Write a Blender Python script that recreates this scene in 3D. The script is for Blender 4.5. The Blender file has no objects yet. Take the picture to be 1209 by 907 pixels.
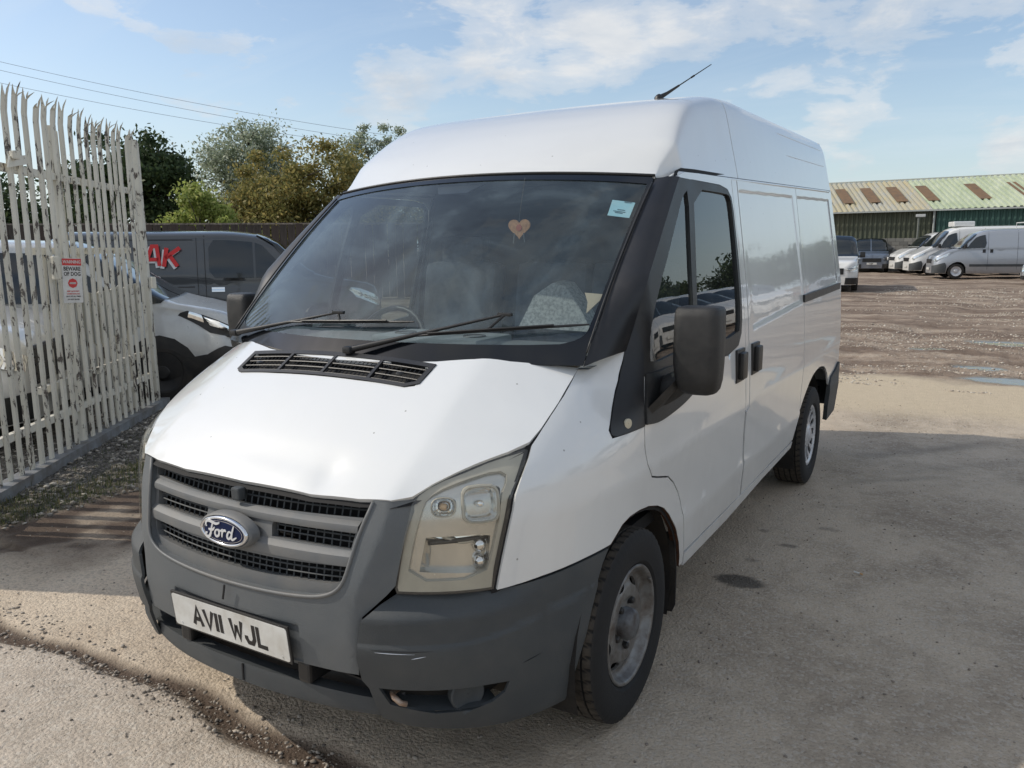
import bpy, bmesh, math, random
import numpy as np
from math import *
from mathutils import Vector, Matrix
from mathutils.geometry import tessellate_polygon, delaunay_2d_cdt
random.seed(7); RNG=np.random.default_rng(7)
S=bpy.context.scene
C=S.collection
# ------------------------------------------------------------------ camera
cam_d=bpy.data.cameras.new('camera'); cam=bpy.data.objects.new('camera',cam_d); C.objects.link(cam)
S.camera=cam
CAM=Vector((1.94276334,-2.45319184,1.64211937)); YAW,PIT,ROL,FPX=-0.53699722,0.16998417,-0.01057726,942.0058
_f=Vector((sin(YAW)*cos(PIT),cos(YAW)*cos(PIT),-sin(PIT))); _r=Vector((cos(YAW),-sin(YAW),0)); _u=_r.cross(_f)
_r2=cos(ROL)*_r+sin(ROL)*_u; _u2=-sin(ROL)*_r+cos(ROL)*_u
cam.matrix_world=Matrix(((_r2.x,_u2.x,-_f.x,CAM.x),(_r2.y,_u2.y,-_f.y,CAM.y),(_r2.z,_u2.z,-_f.z,CAM.z),(0,0,0,1)))
cam_d.sensor_fit='HORIZONTAL'; cam_d.sensor_width=36.0; cam_d.lens=FPX/1209*36; cam_d.clip_start=.05; cam_d.clip_end=3000
# ------------------------------------------------------------------ sky and sun
SUN_EL=radians(39.5); SUN_AZ=radians(247)     # sun stands behind the left of the place
world=bpy.data.worlds.new('World'); S.world=world; world.use_nodes=True
NT=world.node_tree; N=NT.nodes; L=NT.links
bgn=N['Background']; bgn.inputs[1].default_value=.15
sky=N.new('ShaderNodeTexSky'); sky.sky_type='NISHITA'; sky.sun_disc=False; sky.sun_elevation=SUN_EL; sky.sun_rotation=SUN_AZ
sky.altitude=50; sky.air_density=1.0; sky.dust_density=1.2; sky.ozone_density=1.5
def nd(t,NT_,**k):
    n=NT_.nodes.new(t)
    for a,b in k.items(): setattr(n,a,b)
    return n
def vmath(NT_,op,a,b=None):
    n=nd('ShaderNodeVectorMath',NT_,operation=op)
    for i,x in enumerate((a,b)):
        if x is None: continue
        if isinstance(x,(tuple,list)): n.inputs[i].default_value=x
        else: NT_.links.new(x,n.inputs[i])
    return n
def fmath(NT_,op,a,b=None,c=None,clamp=False):
    n=nd('ShaderNodeMath',NT_,operation=op,use_clamp=clamp)
    for i,x in enumerate((a,b,c)):
        if x is None: continue
        if isinstance(x,(int,float)): n.inputs[i].default_value=x
        else: NT_.links.new(x,n.inputs[i])
    return n.outputs[0]
def ramp(NT_,fac,stops,interp='LINEAR'):
    n=nd('ShaderNodeValToRGB',NT_); n.color_ramp.interpolation=interp
    e=n.color_ramp.elements
    while len(e)<len(stops): e.new(.5)
    for i,(p,c) in enumerate(stops):
        e[i].position=p; e[i].color=(c,c,c,1) if isinstance(c,(int,float)) else (*c,1)
    NT_.links.new(fac,n.inputs[0]); return n.outputs[0]
def noise(NT_,vec,scale,detail=6,rough=.55,dist=0,lac=2.0):
    n=nd('ShaderNodeTexNoise',NT_); n.inputs['Scale'].default_value=scale; n.inputs['Detail'].default_value=detail
    n.inputs['Roughness'].default_value=rough; n.inputs['Distortion'].default_value=dist; n.inputs['Lacunarity'].default_value=lac
    if vec is not None: NT_.links.new(vec,n.inputs['Vector'])
    return n.outputs['Fac']
def mixc(NT_,fac,a,b,mode='MIX'):
    n=nd('ShaderNodeMix',NT_,data_type='RGBA',blend_type=mode)
    for i,x in ((0,fac),(6,a),(7,b)):
        if isinstance(x,(int,float)): n.inputs[i].default_value=x if i==0 else (x,x,x,1)
        elif isinstance(x,(tuple,list)): n.inputs[i].default_value=(*x,1)
        else: NT_.links.new(x,n.inputs[i])
    return n.outputs[2]
tc=nd('ShaderNodeTexCoord',NT); sep=nd('ShaderNodeSeparateXYZ',NT); L.new(tc.outputs['Generated'],sep.inputs[0])
zz=fmath(NT,'MAXIMUM',sep.outputs[2],0.0); zd=fmath(NT,'ADD',zz,.16)
cx=fmath(NT,'DIVIDE',sep.outputs[0],zd); cy=fmath(NT,'DIVIDE',sep.outputs[1],zd)
comb=nd('ShaderNodeCombineXYZ',NT); L.new(cx,comb.inputs[0]); L.new(cy,comb.inputs[1]); comb.inputs[2].default_value=3.1
big=noise(NT,comb.outputs[0],.62,4,.5,.35); med=noise(NT,vmath(NT,'MULTIPLY',tc.outputs['Generated'],(1,1,2.6)).outputs[0],9.0,11,.60,.25); wisp=noise(NT,vmath(NT,'MULTIPLY',comb.outputs[0],(.7,2.2,1)).outputs[0],1.3,8,.62,1.2)
def lump(d,w):
    v=Vector(d).normalized()
    dn=vmath(NT,'DOT_PRODUCT',tc.outputs['Generated'],tuple(v)).outputs['Value']
    return fmath(NT,'POWER',fmath(NT,'MAXIMUM',dn,0),w)
def pixdir(px,py): return (_f+_r2*((px-604.5)/FPX)-_u2*((py-453.5)/FPX))
lsum=None
for (px,py,w,a) in [(470,85,220,.9),(590,70,260,.9),(700,50,260,1.0),(810,30,240,.9),(920,20,220,.8),(1060,-20,150,1.0),(1190,20,160,.7),(990,150,500,.9),(930,175,700,.7),(1190,178,1500,1.0),(260,45,120,.5),(300,160,150,.55),(120,0,200,.6),(40,130,120,.55),(1190,240,300,.5),(640,110,300,.5)]:
    g=fmath(NT,'MULTIPLY',lump(pixdir(px,py),w),a)
    lsum=g if lsum is None else fmath(NT,'MAXIMUM',lsum,g)
out_=ramp(NT,vmath(NT,'DOT_PRODUCT',tc.outputs['Generated'],tuple(Vector((_f.x,_f.y,.25)).normalized())).outputs['Value'],[(.35,.27),(.76,0)])  # extra cloud cover outside the view, added for fill light
cum=fmath(NT,'ADD',fmath(NT,'ADD',out_,fmath(NT,'MULTIPLY',lsum,.30)),fmath(NT,'ADD',fmath(NT,'MULTIPLY',med,.75),fmath(NT,'MULTIPLY',big,.25)))
cmask=ramp(NT,cum,[(.66,0),(.73,.5),(.86,1)],'EASE')
wmask=fmath(NT,'MULTIPLY',ramp(NT,wisp,[(.45,0),(.75,.5)]),fmath(NT,'ADD',fmath(NT,'MULTIPLY',big,.7),.0))
haze=ramp(NT,zz,[(0,.80),(.08,.40),(.20,.10),(.5,.01)])
shade=noise(NT,vmath(NT,'ADD',comb.outputs[0],(.07,.04,0)).outputs[0],2.4,6,.6,.3)
cloudc=mixc(NT,ramp(NT,shade,[(.35,0),(.62,1)]),(3.8,4.2,4.7),(5.3,5.4,5.5))
c1=mixc(NT,haze,sky.outputs[0],(3.7,4.6,5.4))
c2=mixc(NT,wmask,c1,(4.6,5.2,5.8))
c3=mixc(NT,fmath(NT,'MULTIPLY',cmask,.80),c2,cloudc)
c4=mixc(NT,1.0,c3,(.83,.81,.785),'MULTIPLY'); L.new(c4,bgn.inputs[0])
sun_d=bpy.data.lights.new('sun','SUN'); sun_d.energy=2.1; sun_d.angle=radians(.55); sun_d.color=(1,.93,.82)
sun=bpy.data.objects.new('sun',sun_d); C.objects.link(sun)
sdir=Vector((sin(SUN_AZ)*cos(SUN_EL),cos(SUN_AZ)*cos(SUN_EL),sin(SUN_EL)))
sun.rotation_euler=sdir.to_track_quat('Z','Y').to_euler(); sun.location=(-8,-4,12)
S.view_settings.view_transform='Standard'; S.view_settings.look='None'; S.view_settings.gamma=1; S.view_settings.exposure=0.38
# ------------------------------------------------------------------ materials
MATS={}
def newmat(name):
    m=bpy.data.materials.new(name); m.use_nodes=True; MATS[name]=m
    return m,m.node_tree,m.node_tree.nodes['Principled BSDF']
def simple(name,col,rough=.5,metal=0,coat=0,bump=0,bscale=60,var=0,vscale=6,spec=.5,crough=.05,col2=None):
    m,T,P=newmat(name)
    P.inputs['Base Color'].default_value=(*col,1); P.inputs['Roughness'].default_value=rough; P.inputs['Metallic'].default_value=metal
    P.inputs['Coat Weight'].default_value=coat; P.inputs['Coat Roughness'].default_value=crough; P.inputs['Specular IOR Level'].default_value=spec
    t=nd('ShaderNodeTexCoord',T)
    if var:
        n=noise(T,t.outputs['Object'],vscale,7,.62,.2)
        c2=col2 or tuple(max(0,c*(1-var)) for c in col)
        T.links.new(mixc(T,ramp(T,n,[(.38,0),(.68,1)]),col,c2),P.inputs['Base Color'])
        T.links.new(fmath(T,'ADD',fmath(T,'MULTIPLY',n,.25),rough-.12,clamp=True),P.inputs['Roughness'])
    if bump:
        b=nd('ShaderNodeBump',T); b.inputs['Strength'].default_value=bump; b.inputs['Distance'].default_value=.01
        T.links.new(noise(T,t.outputs['Object'],bscale,6,.6),b.inputs['Height']); T.links.new(b.outputs[0],P.inputs['Normal'])
    return m
def paint(name,col,dirt=(.30,.26,.21),dirtamt=.5,rough=.28,specks=True,metal=0,low=.62):
    """car paint: clear coat, road film low down, stone chips and faint streaks"""
    m,T,P=newmat(name); K=T.links
    t=nd('ShaderNodeTexCoord',T); ob=t.outputs['Object']
    sp_=nd('ShaderNodeSeparateXYZ',T); K.new(ob,sp_.inputs[0])
    n1=noise(T,ob,3.2,8,.65,.6); n2=noise(T,vmath(T,'MULTIPLY',ob,(9,9,1.3)).outputs[0],1.0,7,.62,.4); n3=noise(T,ob,38,3,.6)
    lowz=ramp(T,fmath(T,'DIVIDE',sp_.outputs[2],low*2),[(.28,1),(.52,.32),(.85,.07)])
    dm=fmath(T,'MULTIPLY',ramp(T,fmath(T,'ADD',fmath(T,'MULTIPLY',n1,.5),fmath(T,'MULTIPLY',n2,.5)),[(.38,.25),(.66,1)]),fmath(T,'MULTIPLY',lowz,dirtamt),clamp=True)
    c=mixc(T,dm,col,dirt)
    c=mixc(T,fmath(T,'MULTIPLY',ramp(T,n1,[(.45,0),(.75,1)]),.06),c,tuple(x*.7 for x in col))
    if specks:
        vo=nd('ShaderNodeTexVoronoi',T); vo.inputs['Scale'].default_value=19; vo.inputs['Randomness'].default_value=1; K.new(ob,vo.inputs['Vector'])
        sm=fmath(T,'LESS_THAN',vo.outputs['Distance'],.065)
        sc_=nd('ShaderNodeSeparateColor',T); K.new(vo.outputs['Color'],sc_.inputs[0])
        keep=fmath(T,'GREATER_THAN',sc_.outputs[0],.72)
        c=mixc(T,fmath(T,'MULTIPLY',fmath(T,'MULTIPLY',sm,keep),.55),c,(.10,.075,.05))
    K.new(c,P.inputs['Base Color'])
    P.inputs['Metallic'].default_value=metal
    K.new(fmath(T,'ADD',fmath(T,'MULTIPLY',dm,.4),rough,clamp=True),P.inputs['Roughness'])
    K.new(fmath(T,'SUBTRACT',1.0,fmath(T,'MULTIPLY',dm,.8),clamp=True),P.inputs['Coat Weight'])
    K.new(fmath(T,'ADD',fmath(T,'MULTIPLY',n3,.05),.015),P.inputs['Coat Roughness'])
    b=nd('ShaderNodeBump',T); b.inputs['Strength'].default_value=.12; b.inputs['Distance'].default_value=.03
    K.new(noise(T,ob,1.6,3,.5),b.inputs['Height']); K.new(b.outputs[0],P.inputs['Coat Normal'])
    return m
def glass(name,tint=(.78,.83,.82),dirt=.10,dirtcol=(.55,.56,.55),ior=1.5,streak=(3,3,8),rough=.0,refl=1.0,seedoff=0):
    m,T,P=newmat(name); K=T.links; T.nodes.remove(P); out=T.nodes['Material Output']
    tr=nd('ShaderNodeBsdfTransparent',T); tr.inputs[0].default_value=(*tint,1)
    gl=nd('ShaderNodeBsdfGlossy',T); gl.inputs['Roughness'].default_value=rough; gl.inputs[0].default_value=(refl,refl,refl,1)
    fr=nd('ShaderNodeFresnel',T); fr.inputs[0].default_value=ior
    geo=nd('ShaderNodeNewGeometry',T); frf=fmath(T,'MULTIPLY',fr.outputs[0],fmath(T,'SUBTRACT',1.0,geo.outputs['Backfacing']))
    m1=nd('ShaderNodeMixShader',T); K.new(frf,m1.inputs[0]); K.new(tr.outputs[0],m1.inputs[1]); K.new(gl.outputs[0],m1.inputs[2])
    df=nd('ShaderNodeBsdfDiffuse',T); df.inputs[0].default_value=(*dirtcol,1)
    t=nd('ShaderNodeTexCoord',T); v=vmath(T,'ADD',vmath(T,'MULTIPLY',t.outputs['Object'],streak).outputs[0],(seedoff,seedoff,0)).outputs[0]
    n=noise(T,v,1,8,.62,1.0); n2=noise(T,t.outputs['Object'],24,5,.7)
    d=fmath(T,'MULTIPLY',ramp(T,fmath(T,'ADD',fmath(T,'MULTIPLY',n,.92),fmath(T,'MULTIPLY',n2,.08)),[(.32,.25),(.50,.6),(.72,1.6)]),dirt,clamp=True)
    m2=nd('ShaderNodeMixShader',T); K.new(d,m2.inputs[0]); K.new(m1.outputs[0],m2.inputs[1]); K.new(df.outputs[0],m2.inputs[2])
    K.new(m2.outputs[0],out.inputs[0]); return m
WHITE=paint('white_paint',(.765,.775,.765),dirtamt=.5)
WHITE2=paint('white_paint_far',(.76,.76,.74),dirtamt=.4,specks=False)
SILVER=paint('silver_paint',(.42,.44,.47),dirtamt=.5,specks=False,metal=.55,rough=.35)
DARKP=paint('dark_grey_paint',(.045,.05,.055),dirtamt=.35,specks=False,dirt=(.16,.14,.12))
NAVY=paint('slate_blue_paint',(.10,.13,.18),dirtamt=.5,specks=False)
GREYP=simple('grey_bumper_plastic',(.048,.055,.060),.6,bump=.25,bscale=420,var=.30,vscale=5,col2=(.070,.074,.075))
GREYC=simple('sunlit_front_plastic',(.112,.123,.130),.56,bump=.25,bscale=420,var=.3,vscale=4,col2=(.14,.146,.148))  # lighter copy of bumper grey; sunlight on the front is in its colour
GREYL=simple('grille_grey_plastic',(.135,.142,.147),.5,bump=.18,bscale=420,var=.25,vscale=7,col2=(.18,.175,.165))
BLACKP=simple('black_plastic',(.012,.0125,.014),.42,bump=.12,bscale=500,var=.4,vscale=6,col2=(.03,.028,.026))
BLACKG=simple('black_gloss_trim',(.010,.011,.014),.38,coat=.0,var=.5,vscale=8,col2=(.018,.018,.02))
MIRRORP=simple('mirror_grain_plastic',(.017,.0175,.018),.48,bump=.3,bscale=600,var=.3,vscale=9,col2=(.042,.040,.038))
RUBBER=simple('tyre_rubber',(.012,.012,.012),.82,bump=.25,bscale=160,var=.5,vscale=8,col2=(.034,.029,.024))
BLACK=simple('dark_void',(.006,.006,.007),.8)
DARKM=simple('underbody_black',(.012,.011,.010),.85,bump=.3,bscale=40,var=.5,col2=(.03,.024,.018))
def tyremat():
    m,T,P=newmat('tyre_rubber_dusty'); K=T.links; t=nd('ShaderNodeTexCoord',T); s_=nd('ShaderNodeSeparateXYZ',T); K.new(t.outputs['Object'],s_.inputs[0])
    r=fmath(T,'SQRT',fmath(T,'ADD',fmath(T,'MULTIPLY',s_.outputs[1],s_.outputs[1]),fmath(T,'MULTIPLY',s_.outputs[2],s_.outputs[2])))
    n=noise(T,t.outputs['Object'],14,6,.65,.3); tr=ramp(T,fmath(T,'MULTIPLY',fmath(T,'SUBTRACT',r,.32),50),[(.12,0),(.66,.15),(.80,1)])
    K.new(mixc(T,fmath(T,'MULTIPLY',tr,ramp(T,n,[(.3,.45),(.65,1)])),(.010,.010,.0105),(.085,.070,.054)),P.inputs['Base Color']); P.inputs['Roughness'].default_value=.8
    b=nd('ShaderNodeBump',T); b.inputs['Strength'].default_value=.3; b.inputs['Distance'].default_value=.004; K.new(noise(T,t.outputs['Object'],150,4,.6),b.inputs['Height']); K.new(b.outputs[0],P.inputs['Normal']); return m
TYRE=tyremat()
SCRIPT=simple('script_silver',(.78,.79,.80),.3,metal=.3)
STEEL=simple('wheel_steel_silver',(.22,.22,.215),.42,metal=.4,bump=.06,bscale=90,var=.75,vscale=22,col2=(.11,.09,.075))
ALLOY=simple('hub_cap_silver',(.62,.63,.65),.33,metal=.35,var=.3,vscale=9)
CHROME=simple('chrome',(.75,.76,.78),.10,metal=1)
BLUEB=simple('badge_blue',(.004,.012,.055),.4,spec=.25)
PLATEW=simple('plate_white',(.72,.72,.69),.38,coat=.3,var=.15,vscale=12,col2=(.55,.53,.48))
INK=simple('plate_black_ink',(.010,.010,.011),.45)
LAMPH=simple('lamp_housing_silver',(.62,.62,.60),.24,metal=.8,var=.2)
LAMPT=simple('lamp_bezel_tan',(.42,.405,.355),.45,metal=.1,var=.2)
CHROMEL=simple('lamp_reflector',(.80,.81,.81),.04,metal=1)
AMBER=simple('amber_bulb',(.55,.38,.22),.3)
REDL=simple('red_lamp_lens',(.35,.01,.008),.2,coat=.6)
DASH=simple('dashboard_grey',(.17,.175,.175),.7,bump=.2,bscale=300,var=.2,col2=(.12,.115,.105))
DASHL=simple('dash_pale_tray',(.30,.31,.31),.6,var=.2)
SEATM=simple('seat_cloth_grey',(.10,.105,.12),.9,var=.3,vscale=30)
SEATW=simple('seat_cloth_pale_check',(.50,.50,.48),.9,var=.8,vscale=75,col2=(.20,.20,.2))
WSG=glass('windscreen_glass',tint=(.70,.77,.78),dirt=.125,dirtcol=(.42,.55,.62),streak=(2.2,2.2,2.6),ior=1.5)
SIDEG=glass('door_glass',tint=(.42,.47,.46),dirt=.02,ior=1.62,streak=(3,3,3),seedoff=5)
LENSG=glass('headlamp_lens',tint=(.97,.96,.92),dirt=.045,dirtcol=(.60,.58,.50),streak=(2,2,5),ior=1.55,rough=.02)
FARG=simple('far_vehicle_glass',(.012,.016,.018),.06,coat=.6)
BLACKGL=simple('screen_ceramic_black',(.006,.007,.009),.10,coat=.0)
RUST=simple('rusty_metal',(.12,.045,.02),.85,var=.5,vscale=25,col2=(.04,.02,.012))
# ------------------------------------------------------------------ mesh helpers
def link(ob,parent=None,label=None,cat=None,group=None,kind=None):
    C.objects.link(ob)
    if parent is not None: ob.parent=parent
    if label: ob['label']=label
    if cat: ob['category']=cat
    if group: ob['group']=group
    if kind: ob['kind']=kind
    return ob
def empty(name,label,cat,loc=(0,0,0),rz=0,group=None):
    o=bpy.data.objects.new(name,None); o.location=loc; o.rotation_euler=(0,0,rz); o.empty_display_size=.2
    return link(o,None,label,cat,group)
def mk(name,verts,faces,mats,parent=None,smooth=False,fm=None,**kw):
    me=bpy.data.meshes.new(name); me.from_pydata([tuple(v) for v in verts],[],faces)
    for m in (mats if isinstance(mats,(list,tuple)) else [mats]): me.materials.append(m)
    if fm: me.polygons.foreach_set('material_index',fm)
    if smooth: me.polygons.foreach_set('use_smooth',[True]*len(me.polygons))
    me.update()
    ob=bpy.data.objects.new(name,me); return link(ob,parent,**kw)
def npmesh(name,V,F,mats,parent=None,smooth=False,fm=None,**kw):
    """V (n,3) F (m,k) numpy"""
    me=bpy.data.meshes.new(name); k=F.shape[1]
    me.vertices.add(len(V)); me.vertices.foreach_set('co',np.ascontiguousarray(V,dtype=np.float32).ravel())
    me.loops.add(F.size); me.loops.foreach_set('vertex_index',np.ascontiguousarray(F,dtype=np.int32).ravel())
    me.polygons.add(len(F)); me.polygons.foreach_set('loop_start',np.arange(0,F.size,k,dtype=np.int32))
    if smooth: me.polygons.foreach_set('use_smooth',np.ones(len(F),dtype=bool))
    for m in (mats if isinstance(mats,(list,tuple)) else [mats]): me.materials.append(m)
    if fm is not None: me.polygons.foreach_set('material_index',np.asarray(fm,dtype=np.int32))
    me.update(calc_edges=True); me.validate()
    ob=bpy.data.objects.new(name,me); return link(ob,parent,**kw)
class MB:
    """collects simple solids into one part"""
    def __init__(s): s.v=[]; s.f=[]; s.m=[]; s.M=Matrix()
    def add(s,vs,fs,mi=0):
        o=len(s.v); s.v+= [s.M@Vector(v) for v in vs]; s.f+=[[i+o for i in f] for f in fs]; s.m+=[mi]*len(fs)
    def box(s,c,d,mi=0,bev=0,rot=None):
        bm=bmesh.new(); bmesh.ops.create_cube(bm,size=1)
        for v in bm.verts: v.co=Vector((v.co.x*d[0],v.co.y*d[1],v.co.z*d[2]))
        if bev: bmesh.ops.bevel(bm,geom=bm.edges[:],offset=bev,segments=2,affect='EDGES',profile=.6)
        R=(rot.to_matrix().to_4x4() if rot is not None else Matrix())
        T=Matrix.Translation(Vector(c))@R
        bm.verts.index_update()
        s.add([T@v.co for v in bm.verts],[[v.index for v in f.verts] for f in bm.faces],mi); bm.free()
    def tube(s,pts,r,n=8,mi=0,cap=True):
        pts=[Vector(p) for p in pts]; rs=r if isinstance(r,(list,tuple)) else [r]*len(pts)
        vs=[];fs=[]; up=Vector((0,0,1))
        for i,p in enumerate(pts):
            d=(pts[min(i+1,len(pts)-1)]-pts[max(i-1,0)]).normalized()
            a=d.cross(up if abs(d.dot(up))<.95 else Vector((1,0,0))).normalized(); b=d.cross(a)
            for k in range(n):
                t=2*pi*k/n; vs.append(p+(a*cos(t)+b*sin(t))*rs[i])
        for i in range(len(pts)-1):
            for k in range(n): fs.append([i*n+k,i*n+(k+1)%n,(i+1)*n+(k+1)%n,(i+1)*n+k])
        if cap: fs.append(list(range(n))[::-1]); fs.append([(len(pts)-1)*n+k for k in range(n)])
        s.add(vs,fs,mi)
    def prism(s,poly,d,mi=0):
        """poly: 3D points, extruded by vector d"""
        p=[Vector(q) for q in poly]; n=len(p); d=Vector(d)
        tr=tessellate_polygon([p]); fs=[list(t) for t in tr]+[[i+n for i in t][::-1] for t in tr]+[[i,(i+1)%n,(i+1)%n+n,i+n] for i in range(n)]
        s.add(p+[q+d for q in p],fs,mi)
    def lathe(s,prof,n=32,mi=0,axis='x',c=(0,0,0)):
        """prof: (along axis, radius)"""
        vs=[];fs=[]
        for a,r in prof:
            for k in range(n):
                t=2*pi*k/n
                q=(a,r*cos(t),r*sin(t)) if axis=='x' else ((r*cos(t),r*sin(t),a) if axis=='z' else (r*cos(t),a,r*sin(t)))
                vs.append(Vector(q)+Vector(c))
        for i in range(len(prof)-1):
            for k in range(n): fs.append([i*n+k,i*n+(k+1)%n,(i+1)*n+(k+1)%n,(i+1)*n+k])
        s.add(vs,fs,mi)
    def build(s,name,mats,parent=None,smooth=False,fixn=True,auto=None,**kw):
        ob=mk(name,s.v,s.f,mats,parent,smooth,s.m,**kw)
        if fixn:
            bm=bmesh.new(); bm.from_mesh(ob.data); bmesh.ops.recalc_face_normals(bm,faces=bm.faces[:]); bm.to_mesh(ob.data); bm.free()
        if auto is not None: autosm(ob.data,auto)
        return ob
def autosm(me,deg=35):
    me.polygons.foreach_set('use_smooth',[True]*len(me.polygons))
    try: me.set_sharp_from_angle(angle=radians(deg))
    except Exception: pass
def offset_poly(P,d):
    """shrink (d>0) a 2-D polygon given in either winding"""
    if abs(d)<1e-9: return list(P)
    A=sum(P[i][0]*P[(i+1)%len(P)][1]-P[(i+1)%len(P)][0]*P[i][1] for i in range(len(P)))
    sg=1 if A>0 else -1; out=[]; n=len(P)
    for i in range(n):
        p0,p1,p2=Vector(P[i-1]),Vector(P[i]),Vector(P[(i+1)%n])
        a=(p1-p0); b=(p2-p1)
        if a.length<1e-9 or b.length<1e-9: out.append(tuple(p1)); continue
        a.normalize(); b.normalize()
        na=Vector((-a.y,a.x))*sg; nb=Vector((-b.y,b.x))*sg
        m=na+nb
        if m.length<1e-6: m=na
        m.normalize(); k=min(3,1/max(.33,m.dot(na)))
        out.append(tuple(p1+m*d*k))
    return out
def smoothp(P,keep=(),it=2,closed=True):
    """Chaikin corner cutting except at kept indices"""
    P=[(p[0],p[1],i in keep) for i,p in enumerate(P)]
    for _ in range(it):
        Q=[]; n=len(P)
        for i in range(n):
            a=P[i-1] if (closed or i>0) else None; b=P[i]; c=P[(i+1)%n] if (closed or i<n-1) else None
            if b[2] or a is None or c is None: Q.append(b)
            else:
                Q.append((b[0]*.75+a[0]*.25,b[1]*.75+a[1]*.25,False)); Q.append((b[0]*.75+c[0]*.25,b[1]*.75+c[1]*.25,False))
        P=Q
    return [(p[0],p[1]) for p in P]
def panel(name,fn,poly,mat,parent,holes=(),step=(.06,.06),off=0,thick=.012,gap=.0032,mirror=False,ctr=(0,1.4,1.0),ucuts=(),vcuts=(),strip=False,rim=None,label=None,flipn=False):
    """a sheet-metal panel: polygon in the (u,v) plane of a surface function, with a real edge depth"""
    sg=-1 if mirror else 1
    def F(u,v):
        p=fn(u,v); return Vector((p[0]*sg,p[1],p[2]))
    ctr=Vector(ctr)
    def NRM(u,v):
        e=1.5e-3; du=F(u+e,v)-F(u-e,v); dv=F(u,v+e)-F(u,v-e); n=du.cross(dv)
        if n.length<1e-12: n=Vector((0,0,1))
        n.normalize()
        if n.dot(F(u,v)-ctr)<0: n=-n
        return -n if flipn else n
    loops=[offset_poly(poly,gap)]+[offset_poly(h,-gap) for h in holes]
    pts=[Vector((x,y,0)) for l in loops for x,y in l]
    ed=[];o_=0
    for l in loops: ed+=[(o_+i,o_+(i+1)%len(l)) for i in range(len(l))]; o_+=len(l)
    cv,_e,tris,_a,_b,_c=delaunay_2d_cdt([Vector((p.x,p.y)) for p in pts],ed,[],1,1e-6)
    def inside(x,y):
        c=False
        for l in loops:
            m=len(l)
            for i in range(m):
                (x1,y1),(x2,y2)=l[i],l[(i+1)%m]
                if (y1>y)!=(y2>y) and x<(x2-x1)*(y-y1)/(y2-y1)+x1: c=not c
        return c
    tris=[t for t in tris if inside(sum(cv[i].x for i in t)/len(t),sum(cv[i].y for i in t)/len(t))]
    bm=bmesh.new(); bv=[bm.verts.new((p.x,p.y,0)) for p in cv]
    for t in tris:
        try: bm.faces.new([bv[i] for i in t])
        except Exception: pass
    us=[p.x for p in pts]; vs=[p.y for p in pts]
    def cuts(lo,hi,st,extra):
        k=int(floor(lo/st))+1; o=[]
        while k*st<hi-1e-6: o.append(k*st); k+=1
        return o+[e for e in extra if lo<e<hi]
    for a in cuts(min(us),max(us),step[0],ucuts):
        bmesh.ops.bisect_plane(bm,geom=bm.verts[:]+bm.edges[:]+bm.faces[:],dist=1e-6,plane_co=(a,0,0),plane_no=(1,0,0))
    for a in cuts(min(vs),max(vs),step[1],vcuts):
        bmesh.ops.bisect_plane(bm,geom=bm.verts[:]+bm.edges[:]+bm.faces[:],dist=1e-6,plane_co=(0,a,0),plane_no=(0,1,0))
    bmesh.ops.remove_doubles(bm,verts=bm.verts[:],dist=1e-5)
    bm.verts.index_update(); bm.faces.index_update()
    uv=[(v.co.x,v.co.y) for v in bm.verts]
    P=[F(*q) for q in uv]; NN=[NRM(*q) for q in uv]
    V=[p+n*off for p,n in zip(P,NN)]; FA=[];FN=[];FM=[]
    for f in bm.faces:
        idx=[v.index for v in f.verts]
        n=Vector()
        for q in range(len(idx)): n+=V[idx[q]].cross(V[idx[(q+1)%len(idx)]])
        if n.dot(NN[idx[0]])<0: idx=idx[::-1]
        FA.append(idx); FN.append([NN[i] for i in idx]); FM.append(0)
    if thick:
        low={}
        for e in bm.edges:
            if len(e.link_faces)!=1: continue
            a,b=e.verts[0].index,e.verts[1].index
            for q in (a,b):
                if q not in low: low[q]=len(V); V.append(P[q]+NN[q]*(off-thick))
            f=e.link_faces[0]; cen=sum((P[v.index] for v in f.verts),Vector())/len(f.verts)
            idx=[a,b,low[b],low[a]]
            n=(V[idx[1]]-V[idx[0]]).cross(V[idx[2]]-V[idx[0]])
            if n.dot(V[a]-cen)<0: idx=idx[::-1]; n=-n
            n.normalize() if n.length>0 else None
            FA.append(idx); FN.append([n]*4); FM.append(1 if rim else 0)
    bm.free()
    me=bpy.data.meshes.new(name); me.from_pydata(V,[],FA); me.materials.append(mat)
    if rim: me.materials.append(rim)
    me.polygons.foreach_set('material_index',FM)
    me.polygons.foreach_set('use_smooth',[True]*len(FA))
    me.update()
    me.normals_split_custom_set([n if n.length>.5 else Vector((0,0,1)) for l in FN for n in l])
    ob=bpy.data.objects.new(name,me); link(ob,parent)
    if label: ob['label']=label
    return ob
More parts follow.
